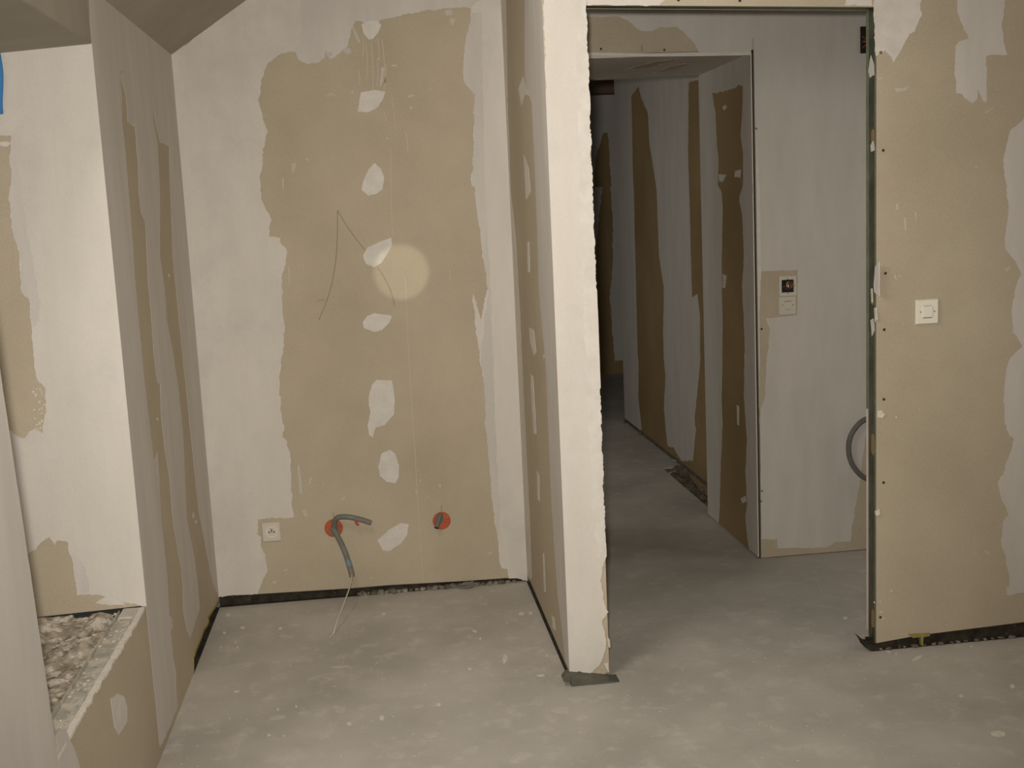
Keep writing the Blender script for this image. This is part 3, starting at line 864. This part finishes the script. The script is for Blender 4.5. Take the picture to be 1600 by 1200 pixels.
# back board edge of the jamb, pale
bm = bmesh.new()
add_box(bm, XJ-.0010, XJ-.0001, YR+.0618, YR+.0738, .05, Pj.px(1360, 640)[1])
obj('board_edge', bm, 'white', wall_right)
bm = bmesh.new()
add_box(bm, XJ-.0010, XJ+.0019, YR+.0612, YR+.0738, Pj.px(1360, 640)[1]+.001, zr_)
obj('board_edge', bm, 'edge', wall_right)
# head track
bm = bmesh.new()
add_prism(bm, P_RIGHT, [(XP2, zl_+.001), (XJ, zr_+.001), (XJ, zr_+.003), (XP2, zl_+.003)], -.061, -.0126)
add_prism(bm, P_RIGHT, [(XP2, zl_-.0001), (XJ, zr_-.0001), (XJ, zr_-.0010), (XP2, zl_-.0010)], -.0745, -.061)
obj('head_track', bm, 'steel', wall_right)
# near-black boxes painting the gap's shade below the board, floor track and foam
bm = bmesh.new()
add_box(bm, XJ-.012, XMAX, YR+.0128, YR+.061, 0, .028)
add_box(bm, XJ-.004, XMAX, YR+.0135, YR+.02, .028, .075)
add_box(bm, XJ-.002, XMAX, YR+.001, YR+.0127, -.001, .0012)
o = obj('wall_base_gap', bm, 'dark', wall_right)
pt = Plane(1, YR-.004, -1)
bm = bmesh.new()
q = [pt.px(*p) for p in ((1345, 997), (1352, 1004), (1358, 1007), (1372, 1008), (1372, 1017), (1362, 1017.5), (1354, 1013), (1351, 1006))]
q = [(a, max(b, .0005)) for a, b in q]
add_prism(bm, pt, q, -.05, 0.0)
obj('floor_track', bm, 'dark', wall_right)
for i in range(22):
    bm = bmesh.new()
    chunk_bm(bm, (XJ+.02+i*.03+random.uniform(-.01, .01), YR+.002, .005), random.uniform(.006, .014), i*3.3, flat=.55)
    obj('dirt_clod', bm, 'debris' if i % 3 else 'gapdirt', wall_right)
prism('foam_bead', P_RIGHT, roughen([P_RIGHT.px(*p) for p in ((1418, 991), (1432, 990), (1452, 989), (1452, 993), (1442, 995), (1441.5, 1008), (1438.5, 1008), (1438, 995), (1426, 996))], .0012, .004), -.012, .004, 'foam', wall_right)
BR = (XP2, XMAX, .03, CEIL)
rw = lambda pts, m='grey', amp=.004, **k: patch(P_RIGHT, pts, m, wall_right, BR, amp, **k)
s6 = lambda pts: C(pts, 1340, 0, 6.154)
rw(s6([(160, -300), (640, -300), (620, -20), (600, 100), (620, 130), (580, 230), (540, 310), (500, 330), (440, 450), (400, 530), (350, 605), (320, 540), (260, 490), (190, 540), (178, 540), (165, 300), (158, 100)]), 'white', .003)
rw(s6([(940, -300), (1420, -300), (1420, -20), (1400, 150), (1380, 270), (1410, 400), (1440, 525), (1300, 530), (1240, 545), (1245, 900), (1235, 980), (1210, 975), (1185, 900), (1160, 860), (1150, 960), (1100, 995), (1050, 950), (1010, 900), (950, 900), (935, 700), (940, 430), (980, 400), (1070, 360), (1020, 280), (990, 200), (960, 100)]), 'grey', .003)
rw([(1096, -60), (1330, -60), (1362, -30), (1362, 9), (1320, 8), (1322, -2), (1100, -3)], 'white', .002)
rw([(914, -60), (1100, -60), (1100, -3), (1042, -1), (1030, 9), (914, 8)], 'cream', .002)
e1 = lambda pts: C(pts, 1500, 150, 4)
rw([(1640, 150)] + e1([(420, 110), (380, 160), (320, 210), (290, 300), (275, 400), (272, 490), (295, 560), (290, 630), (305, 680), (300, 780), (280, 880), (285, 960), (320, 1000), (370, 1080), (388, 1110), (350, 1180)]) +
   C([(345, 0), (335, 80), (322, 140), (328, 280), (358, 300), (385, 360), (320, 430), (290, 500), (280, 600), (272, 700), (280, 830), (300, 920), (335, 935), (320, 1010), (285, 1100), (265, 1190)], 1500, 450, 4) +
   C([(265, 170), (235, 215), (250, 300), (290, 380), (300, 410), (270, 460), (262, 540), (260, 600), (290, 700), (310, 800), (300, 870), (284, 865), (290, 920), (400, 905)], 1500, 700, 4) + [(1700, 910)], 'grey', .003)
for s in [s6([(190, 750), (240, 740), (235, 760), (195, 775)]), s6([(360, 840), (440, 850), (500, 820), (460, 870), (370, 885)]), s6([(1220, 1080), (1300, 1030), (1305, 1040), (1225, 1095)]), s6([(1490, 70), (1515, 50), (1505, 80)]), C([(150, 635), (185, 655), (185, 668), (155, 650)], 1500, 700, 4), C([(270, 1085), (320, 1060), (300, 1100)], 1500, 150, 4), [(1400, 318), (1404, 318), (1404, 328), (1400, 328)], [(1412, 340), (1416, 340), (1416, 360), (1413, 360)], [(1396, 432), (1399, 428), (1401, 438)], [(1404, 430), (1408, 430), (1408, 434)], [(1410, 505), (1413, 504), (1412, 508)], [(1429, 332), (1432, 332), (1431, 350)], [(1522, 262), (1526, 258), (1527, 263)]]:
    rw(s, 'flecktan', .0004, name='plaster_smear', t=.0008)
for (u, v) in ((1376, 82), (1380, 235), (1383.5, 427), (1381.5, 515), (1381, 624), (1380.5, 754), (1375.5, 964.5), (1060, 0), (1156, 1)):
    screw(P_RIGHT, u, v, wall_right)

# ================================================================== HALL WALL and the second doorway
xl2 = P_HALL.px(880, 90)[0]
xg = XC + .0135
bm = bmesh.new()
add_prism(bm, P_HALL, [(xg, .004), (XMAX, .004), (XMAX, CEIL), (XP2+.001, CEIL), (XP2+.001, .004), (xl2, .004), (xl2, ZD2+.012), (xg, ZD2+.012)], -.013, 0.0)
add_box(bm, xg+.003, XMAX, YH+.03, YH2-.02, 0, CEIL)
add_box(bm, XP2+.002, xl2-.004, YH+.02, YH2-.02, 0, CEIL)
add_box(bm, XP2+.002, XMAX, YH+.03, YH2-.02, ZD2+.03, CEIL)
wall_hall = struct(obj('wall_hall', bm, 'board'), 'thick hall wall behind the doorway, grey filler over board')
bm = bmesh.new()
add_box(bm, XC+.0035, xg+.004, YH+.014, YH+.034, 0, ZD2+.02)
obj('corner_gap', bm, 'black', wall_hall)
BH = (XP2+.001, XMAX, .004, CEIL)
hw = lambda pts, m='grey', amp=.004, b=BH, **k: patch(P_HALL, pts, m, wall_hall, b, amp, **k)
hz = P_HALL.px(1187, 430)
# filler: field right of the doorway, cut out around the bare rectangle and the foot
hw([(1176, 48), (1600, 48), (1600, 400), (1372, 560), (1359, 640), (1350, 700), (1342, 760), (1332, 820), (1329, 846), (1306, 847), (1290, 855), (1215, 857), (1214, 842), (1188, 843), (1188, 640), (1195, 620), (1198, 560), (1203, 515), (1196, 498), (1246, 492), (1246, 422), (1187, 424), (1181, 300)], 'grey', .002, (xg, XMAX, .004, CEIL))
hw([(910, -60), (1700, -60), (1700, 60), (1175, 60), (1174, 86), (1093, 84), (1084, 67), (1070, 52), (1058, 42), (1032, 42), (1020, 48), (1002, 49), (980, 32), (965, 26), (900, 26)], 'grey', .002)
hw([(1181, 200), (1187, 300), (1189, 424), (1186, 500), (1187, 545), (1185, 840), (1183, 700), (1178, 300)], 'white', .001, (xg, XMAX, .004, CEIL), t=.0026)
# pale bead along the doorway head
ribbon(P_HALL, [(905, 84), (1000, 86), (1080, 85.5), (1172, 84)], .012, 'white', wall_hall, 'corner_bead', .004)
ribbon(P_HALL, [(1003, 70), (1003, 80)], .003, 'pencil', wall_hall, 'pencil_line')
for (u, v) in ((939, 76.5), (1038, 78), (1181.5, 201), (1190, 514), (1190.5, 767), (1189, 783)):
    screw(P_HALL, u, v, wall_hall)
# lining of the doorway: reveal board and soffit
bm = bmesh.new()
add_prism(bm, P_REV, rect(YH-.001, YH2, .006, ZD2), -.0034, 0.0)
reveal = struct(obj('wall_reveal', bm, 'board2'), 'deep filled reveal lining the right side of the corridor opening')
prism('corner_bead', Plane(1, YH-.001, -1), rect(XC, XC+.0034, .01, ZD2), 0, .0006, 'white', reveal)
BV = (YH, YH2, .006, ZD2)
vw = lambda pts, m='grey', amp=.003, **k: patch(P_REV, pts, m, reveal, BV, amp, **k)
hz4 = lambda pts: C(pts, 780, 0, 4)
hm4 = lambda pts: C(pts, 780, 300, 4)
hl4 = lambda pts: C(pts, 880, 550, 4)
vw([(1070, 60), (1190, 60), (1180, 300)] + [(1161, 300)] + hz4([(1525, 1180), (1525, 950), (1510, 850), (1520, 700), (1525, 540), (1500, 530), (1450, 560), (1330, 585), (1350, 700), (1360, 900), (1370, 1000), (1365, 1150)]) + [(1127, 300)] +
   hm4([(1395, 100), (1390, 400), (1390, 600), (1395, 800), (1392, 1200)]) + hl4([(990, 150), (990, 300), (995, 450), (985, 700), (975, 1000), (970, 1085)]) + [(1095, 830), (1080, 300)], 'grey')
vw([(1190, 290), (1161, 290)] + hm4([(1500, 40), (1520, 150), (1530, 400), (1520, 600), (1530, 800), (1540, 1100)]) + hl4([(1135, 0), (1130, 300), (1150, 550), (1140, 750), (1150, 950), (1140, 1050), (1160, 1230)]) + [(1195, 880), (1195, 600)], 'grey')
for s in (hz4([(1395, 670), (1415, 655), (1425, 670), (1405, 690)]), hz4([(1475, 1070), (1510, 1060), (1505, 1110), (1470, 1105)]), hz4([(1370, 1090), (1420, 1090), (1395, 1140), (1375, 1130)]), hm4([(1398, 510), (1420, 525), (1412, 600), (1396, 600)]), hl4([(1085, 330), (1100, 340), (1098, 460), (1088, 450)]), hl4([(1110, 915), (1140, 900), (1145, 935), (1120, 945)])):
    vw(s, 'white', .001, name='filler_patch')
bm = bmesh.new()
add_box(bm, XP2+.01, XC+.02, YH+.014, YH2, ZD2, ZD2+.012)
soffit = struct(obj('ceiling_soffit', bm, 'grey'), 'filled underside of the corridor opening', 'ceiling')
bm = bmesh.new()
add_box(bm, XP2+.01, XC-.001, YH2-.006, YH2, ZD2-.005, ZD2)
obj('shadow_bead', bm, 'slot', soffit)
for q in ([(1020, 115), (1045, 104), (1072, 99), (1060, 107), (1030, 112)], [(980, 108), (1020, 96), (1060, 92), (1010, 106)]):
    ps = Plane(2, ZD2, -1)
    patch(ps, q, 'board', soffit, None, .01, name='bare_patch')
# beyond: corridor
bm = bmesh.new()
add_box(bm, XW, XW+.06, YH2-.02, YE, -.1, CEIL)
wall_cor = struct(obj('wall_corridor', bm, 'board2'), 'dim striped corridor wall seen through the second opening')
BC = (YH2, YE, .004, CEIL)
cw = lambda pts, m='grey', amp=.004, **k: patch(P_COR, pts, m, wall_cor, BC, amp, **k)
cw([(940, 60), (1040, 60), (1003, 140)] + hz4([(870, 540), (825, 600), (830, 800), (835, 1100)]) + hm4([(840, 0), (855, 600), (864, 1000)]) + hl4([(470, 70), (470, 300), (490, 480)]) + [(985, 690), (960, 640)], 'grey')
cw([(1000, 60), (1100, 60), (1094, 125), (1076, 128), (1075, 250)] + hm4([(1190, 100), (1195, 300), (1200, 500), (1205, 660), (1240, 640), (1255, 800), (1255, 1000)]) + hl4([(858, 30), (850, 130), (845, 180), (820, 420), (830, 480), (810, 680)]) + hl4([(740, 680), (690, 600), (655, 590), (650, 560), (630, 350), (640, 150)]) + hm4([(1030, 1050), (1025, 900), (1030, 600), (1000, 400), (985, 0)]) + hz4([(980, 1150), (940, 900), (930, 700), (890, 620), (872, 540)]), 'grey')
bm = bmesh.new()
add_box(bm, XW-.004, XW, YH2, YE, 0, .02)
obj('wall_base_gap', bm, 'debris', wall_cor)
for i, (u, v) in enumerate(((983, 660), (1005, 678), (1058, 722), (1062, 720))):
    bm = bmesh.new()
    a = P_FLOOR.px(u, v)
    chunk_bm(bm, (min(a[0], XW-.01), a[1], .008), .02, i+4.4, .6)
    obj('rubble_chunk', bm, 'debris' if i < 2 else 'gapdirt', floor)
bm = bmesh.new()
add_box(bm, -.62, XMAX, YEND, YEND+.06, 0, CEIL)
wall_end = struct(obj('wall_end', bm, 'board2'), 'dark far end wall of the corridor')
BE = (-.6, XMAX, .12, CEIL)
ew = lambda pts, m='grey', **k: patch(P_END, pts, m, wall_end, BE, .004, **k)
ew(hz4([(500, 560), (900, 560), (900, 1200), (700, 1200), (690, 1000), (680, 830), (650, 830), (620, 930), (600, 1000), (590, 1200), (500, 1200)]))
ew(hm4([(480, -30), (645, -30), (620, 200), (600, 400), (600, 600), (570, 640), (480, 640)]))
ew(hm4([(695, -30), (900, -30), (900, 1120), (790, 1110), (725, 1090), (710, 900), (690, 650), (710, 450), (710, 200)]))
# timber beam high on the end wall
a, b = P_END.px(905, 120), P_END.px(959, 148)
bm = bmesh.new()
add_box(bm, a[0]-.3, b[0], YEND-.16, YEND-.002, b[1], b[1]+.24)
tag(obj('timber_beam', bm, 'beam'), 'brown timber beam high up at the far end of the corridor', 'beam')
bm = bmesh.new()
wall_with_opening(bm, -.70, -.62, YH2, YEND, 0, CEIL, 5.55, 6.95, .9, 2.3)  # opening added behind the corridor fill lamp
struct(obj('wall_corridor_left', bm, 'board'), 'left side of the corridor with an added light opening, out of view')
bm = bmesh.new()
wall_with_opening(bm, XMAX, XMAX+.06, YMIN, YR+.05, 0, CEIL, -.1, 1.5, .8, 2.2)  # opening added for the side fill lamp
wall_with_opening(bm, XMAX, XMAX+.06, YR+.05, YEND, 0, CEIL, 3.67, 4.37, .9, 2.1)  # second opening, added for the hall fill lamp
struct(obj('wall_side', bm, 'board'), 'far right side wall of the room with added light openings, out of view')
bm = bmesh.new()
add_box(bm, XP2+.002, xl2-.02, YH2, YH2+.06, 0, CEIL)
struct(obj('wall_corridor_return', bm, 'board'), 'short return wall behind the corridor opening')
bm = bmesh.new()
add_box(bm, XL-.07, XMAX, YMIN-.1, YMIN, 0, CEIL)
struct(obj('wall_rear', bm, 'board'), 'plain rear wall of the room behind the photographer')

window('window_added', 0, -.1, 1.5, .8, 2.2, XMAX+.03, XMAX+.06, 'added window frame in the unseen side wall right of the photographer')  # frame added around the side fill lamp
window('window_2', 0, 1.98, 2.92, .70, 1.74, NX0-.09, NX0-.04, 'window in the outer wall of the left recess')

# ================================================================== FITTINGS
def rounded_plate(bm, cx, cz, y, wd, ht, th, bev):
    """plate on a wall facing -y, bevelled front rim"""
    o = [(cx-wd/2, cz-ht/2), (cx+wd/2, cz-ht/2), (cx+wd/2, cz+ht/2), (cx-wd/2, cz+ht/2)]
    rings = []
    for ins, d in ((0, 0), (0, th*.5), (bev, th)):
        rings.append([bm.verts.new((p[0] + (ins if p[0] < cx else -ins), y-d, p[1] + (ins if p[1] < cz else -ins))) for p in o])
    for i in range(2):
        for k in range(4):
            bm.faces.new((rings[i][k], rings[i][(k+1) % 4], rings[i+1][(k+1) % 4], rings[i+1][k]))
    bm.faces.new(rings[2])

def frame_plate(bm, cx, cz, y, wd, ht, iw, ih, th):
    o = [(cx-wd/2, cz-ht/2), (cx+wd/2, cz-ht/2), (cx+wd/2, cz+ht/2), (cx-wd/2, cz+ht/2)]
    n = [(cx-iw/2, cz-ih/2), (cx+iw/2, cz-ih/2), (cx+iw/2, cz+ih/2), (cx-iw/2, cz+ih/2)]
    r = [[bm.verts.new((p[0], y, p[1])) for p in o], [bm.verts.new((p[0], y-th, p[1])) for p in o], [bm.verts.new((p[0], y-th, p[1])) for p in n], [bm.verts.new((p[0], y, p[1])) for p in n]]
    for i in range(3):
        for k in range(4):
            bm.faces.new((r[i][k], r[i][(k+1) % 4], r[i+1][(k+1) % 4], r[i+1][k]))

def disc(cx, cz, y, r, th, m, root, name, n=14):
    bm = bmesh.new()
    rings = add_lathe(bm, (cx, y, cz), [(r, 0), (r, -th*.7), (r*.8, -th)], 1, n)
    bm.faces.new(rings[-1])
    return keep(obj(name, bm, m), root)

def box_part(cx, cz, y0, y1, wd, ht, m, root, name):
    bm = bmesh.new()
    add_box(bm, cx-wd/2, cx+wd/2, y0, y1, cz-ht/2, cz+ht/2)
    return keep(obj(name, bm, m), root)

def size_of(pl, u0, v0, u1, v1):
    a, b = pl.px(u0, v0), pl.px(u1, v1)
    return (a[0]+b[0])/2, (a[1]+b[1])/2, abs(b[0]-a[0]), abs(a[1]-b[1])

# light switch on the right wall
cx, cz, wd, ht = size_of(P_RIGHT, 1430, 468.5, 1464.5, 505)
root = thing('light_switch', 'square white light switch on the brown wall right of the doorway', 'light switch', (cx, YR, cz))
bm = bmesh.new()
rounded_plate(bm, cx, cz, YR, wd, ht, .009, .003)
pl_ = keep(obj('cover_plate', bm, 'plastic'), root)
bm = bmesh.new()
rounded_plate(bm, cx, cz, YR-.009, .034, .036, .0035, .002)
keep(obj('rocker', bm, 'plastic'), root)
box_part(cx, cz-.0195, YR-.0098, YR-.0085, .030, .0022, 'slot', root, 'gap')
box_part(cx, cz+.0195, YR-.0095, YR-.0085, .026, .0012, 'slot', root, 'gap')
for s in (-1, 1):
    disc(cx+s*.0235, cz, YR-.009, .0024, .0008, 'slot', root, 'screw')

# wall socket in the bay
cx, cz, wd, ht = size_of(P_BACK, 408, 817, 440, 844.5)
root = thing('wall_socket', 'white power socket low on the back wall', 'socket', (cx, YB, cz))
bm = bmesh.new()
rounded_plate(bm, cx, cz, YB, wd, ht, .010, .004)
keep(obj('cover_plate', bm, 'plastic2'), root)
ccx, ccz = P_BACK.px(424.8, 830)
bm = bmesh.new()
rings = add_lathe(bm, (ccx, YB-.010, ccz), [(.0225, 0.0), (.0225, -.0022), (.0195, -.0022), (.0185, -.0004)], 1, 28)
keep(obj('socket_rim', bm, 'plastic'), root)
disc(ccx, ccz, YB-.0101, .0186, .0003, 'plastic2', root, 'socket_face', 24)
for s in (-1, 1):
    disc(ccx+s*.0095, ccz-.001, YB-.0104, .0030, .0004, 'black', root, 'pin_hole')
bm = bmesh.new()
add_tube(bm, [(ccx, YB-.0104, ccz+.006), (ccx, YB-.017, ccz+.006)], .0026, 8)
keep(obj('earth_pin', bm, 'slot'), root)
box_part(ccx, ccz+.0055, YB-.0107, YB-.0103, .0042, .013, 'black', root, 'pin_slot')

# hall: open wiring box with frame
cx, cz, wd, ht = size_of(P_HALL, 1216, 432, 1243.5, 461.5)
root = thing('wiring_box', 'open switch box with loose wires on the hall wall', 'switch box', (cx, YH, cz))
bm = bmesh.new()
frame_plate(bm, cx, cz, YH, wd, ht, .052, .052, .009)
keep(obj('frame', bm, 'plastic2'), root)
box_part(cx, cz, YH-.002, YH-.0005, .052, .052, 'black', root, 'back_box')
for i in range(9):
    bm = bmesh.new()
    a = random.random()*6.28
    p = [Vector((cx+.02*math.cos(a+k*1.1)*random.uniform(.4, 1.1), YH-.004-.003*k, cz+.02*math.sin(a+k*1.3)*random.uniform(.4, 1.1))) for k in range(4)]
    add_tube(bm, spline(p, 5), .0017, 6)
    keep(obj('wire', bm, ('black', 'cored', 'conduit2', 'copper', 'black', 'foam', 'black', 'cored', 'black')[i]), root)
box_part(cx, cz+.001, YH-.015, YH-.008, .005, .012, 'cable', root, 'terminal')
for (dx, dz) in ((.0285, 0), (0, -.0285), (0, .0285)):
    disc(cx+dx, cz+dz, YH-.009, .0026, .0006, 'slot', root, 'screw')
# hall: blank switch below it
cx, cz, wd, ht = size_of(P_HALL, 1216.5, 463.5, 1243.5, 491)
root = thing('light_switch', 'dull white switch plate below the open wiring box on the hall wall', 'light switch', (cx, YH, cz))
bm = bmesh.new()
rounded_plate(bm, cx, cz, YH, wd, ht, .006, .002)
keep(obj('cover_plate', bm, 'board' if False else 'plastic2'), root)
bm = bmesh.new()
rounded_plate(bm, cx, cz, YH-.006, .030, .030, .0015, .001)
keep(obj('rocker', bm, 'plastic2'), root)
box_part(cx, cz+.0175, YH-.0068, YH-.0055, .030, .0024, 'slot', root, 'gap')
box_part(cx, cz-.0175, YH-.0066, YH-.0055, .026, .0010, 'slot', root, 'gap')
for s in (-1, 1):
    disc(cx+s*.0225, cz+.002, YH-.006, .0024, .0006, 'slot', root, 'screw')
# hall: dark square box high up by the jamb
a, b = P_HALL.px(1344, 42), P_HALL.px(1366, 83)
cx, cz, wd, ht = (a[0]+b[0])/2, (a[1]+b[1])/2, b[0]-a[0], a[1]-b[1]
root = thing('junction_box', 'dark open junction box high on the hall wall by the doorway edge', 'junction box', (cx, YH, cz))
bm = bmesh.new()
frame_plate(bm, cx, cz, YH, wd, ht, wd-.008, ht-.008, .006)
keep(obj('frame', bm, 'black'), root)
box_part(cx, cz, YH-.002, YH-.0005, wd-.008, ht-.008, 'black', root, 'back_box')
for i in range(5):
    bm = bmesh.new()
    p = [Vector((cx-wd/2+.008+wd*.8*k/3, YH-.005-.002*math.sin(k), cz-.03+.014*i+.012*math.sin(k*1.5+i))) for k in range(4)]
    add_tube(bm, spline(p, 5), .003, 6)
    keep(obj('wire', bm, ('cored', 'beam', 'black', 'cored', 'copper')[i] if i < 4 else 'black'), root)

# orange flush boxes in the back wall
def flush_box(u, v, label):
    c = P_BACK.px(u, v)
    root = thing('flush_box', label, 'wiring box', (c[0], YB, c[1]), 'orange flush boxes in the back wall')
    bm = bmesh.new()
    rings = add_lathe(bm, (c[0], YB, c[1]), [(.0365, 0), (.0365, -.0022), (.0335, -.0026), (.0325, -.0008)], 1, 32)
    keep(obj('rim', bm, 'orange'), root)
    bm = bmesh.new()
    rings = add_lathe(bm, (c[0], YB, c[1]), [(.0325, -.0008), (.0322, -.0006)], 1, 32)
    bm.faces.new(rings[-1])
    keep(obj('back_plate', bm, 'orange'), root)
    for s in (-1, 1):
        bm = bmesh.new()
        add_box(bm, c[0]+s*.024-.004, c[0]+s*.024+.004, YB-.005, YB-.0005, c[1]-.006, c[1]+.006)
        keep(obj('screw_lug', bm, 'orange'), root)
    return root, c
r1, c1 = flush_box(521.5, 825, 'orange round wiring box with two grey conduits coming out')
r2, c2 = flush_box(690, 813.5, 'orange round wiring box with a cut conduit stub, nearer the partition')
disc(c1[0]+.002, c1[1]-.012, YB-.0008, .019, .0008, 'slot', r1, 'knockout_hole')
disc(c2[0]-.008, c2[1]+.008, YB-.0008, .018, .0008, 'slot', r2, 'knockout_hole')
ribbon(P_BACK, [(690, 790), (690, 800)], .0022, 'pencil', wall_back, 'pencil_line')
ribbon(P_BACK, [(521, 801), (521, 808)], .0022, 'pencil', wall_back, 'pencil_line')

def conduit(name, pts, r, m, label, cat='conduit', parts=()):
    """corrugated pipe along points"""
    p = spline(pts, 14)
    L = [0]
    for i in range(1, len(p)):
        L.append(L[-1] + (p[i]-p[i-1]).length)
    fine = []
    n = int(L[-1]/.0022)
    j = 0
    for i in range(n+1):
        s = L[-1]*i/n
        while j < len(L)-2 and L[j+1] < s: j += 1
        t = (s-L[j])/max(1e-9, L[j+1]-L[j])
        fine.append(p[j].lerp(p[j+1], t))
    rad = [r*(1.0 + .05*(1 if i % 2 else -1)) for i in range(len(fine))]
    root = thing(name, label, cat, p[0])
    bm = bmesh.new()
    add_tube(bm, fine, rad, 14, cap=False)
    keep(obj('pipe', bm, m, smooth=True), root)
    bm = bmesh.new()
    d = (fine[-1]-fine[-2]).normalized()
    add_tube(bm, [fine[-1]-d*.004, fine[-1]-d*.003], r*.93, 14)
    keep(obj('open_end', bm, 'black'), root)
    return root, fine
B = lambda u, v, d: P_BACK.P(P_BACK.px(u, v), d)
def at_depth(u, v, y):
    pl = Plane(1, y, -1)
    return pl.P(pl.px(u, v))
D = 340/1600.0
cc = lambda pts: C(pts, 390, 780, 1600/340.0)
qa = cc([(622, 215), (628, 160), (655, 133), (720, 130), (800, 145), (893, 174)])
pa = [at_depth(*qa[i], YB-d) for i, d in enumerate((.004, .03, .05, .06, .06, .05))]
ra, fa = conduit('flexible_conduit', pa, .0105, 'conduit', 'grey flexible conduit bending right out of the orange wiring box')
tq = [at_depth(*p, YB-.066) for p in cc([(780, 152), (783, 170), (795, 186), (806, 188)])]
bm = bmesh.new()
add_tube(bm, spline(tq, 4), [.005, .005, .005, .005, .006, .006, .006, .006, .005, .004, .003, .003, .003], 8)
keep(obj('orange_tag', bm, 'orange'), ra)
qb = cc([(612, 215), (640, 260), (690, 360), (725, 460), (745, 530), (753, 568)])
pb_ = [at_depth(*qb[i], YB-d) for i, d in enumerate((.004, .03, .06, .085, .10, .105))]
rb, fb_ = conduit('flexible_conduit', pb_, .0108, 'conduit', 'grey flexible conduit with blue tape hanging from the orange wiring box')
n = len(fb_)
seg = fb_[int(n*.70):int(n*.82)]
bm = bmesh.new()
add_tube(bm, seg, .0119, 14, cap=False)
keep(obj('blue_tape', bm, 'blue_tape', smooth=True), rb)
# pull wire out of it to the floor
qw = cc([(752, 550), (750, 585), (735, 650), (700, 750), (650, 880), (628, 950)])
end = P_FLOOR.P(P_FLOOR.px(*cc([(612, 1000)])[0]))
w0 = at_depth(*qw[0], YB-.10)
pw_ = [w0]
for q in qw[1:]:
    t = (q[1]-qw[0][1])/(cc([(612, 1000)])[0][1]-qw[0][1])
    zp = Plane(2, w0.z*(1-t)**.9 + .003, 1)
    pw_.append(zp.P(zp.px(*q)))
pw_ += [end + Vector((0, 0, .003)), end + Vector((-.010, -.025, .003))]
bm = bmesh.new()
add_tube(bm, spline(pw_, 8), .0027, 8)
tag(obj('pull_wire', bm, 'cable', smooth=True), 'thin ivory wire running from the taped conduit down to the floor', 'wire')
# cut stub in the other box
qs = cc([(1405, 110), (1392, 145), (1378, 195), (1374, 212)])
ps_ = [at_depth(*qs[i], YB-d) for i, d in enumerate((.004, .02, .034, .04))]
rs_, fs_ = conduit('flexible_conduit', ps_, .0095, 'conduit2', 'short cut conduit stub in the orange box nearer the partition')
# conduit loop in the hall
cl = [(1374, 640), (1358, 650), (1340, 658), (1325, 676), (1320.5, 698), (1325, 720), (1338, 738), (1352, 747), (1366, 755), (1376, 768)]
dd = [.006, .02, .03, .035, .035, .035, .03, .025, .018, .006]
rl, fl = conduit('flexible_conduit', [P_HALL.P(P_HALL.px(*p), d) for p, d in zip(cl, dd)], .0108, 'conduit2', 'dark grey conduit loop sticking out behind the doorway edge')

print('objects', len(bpy.data.objects))
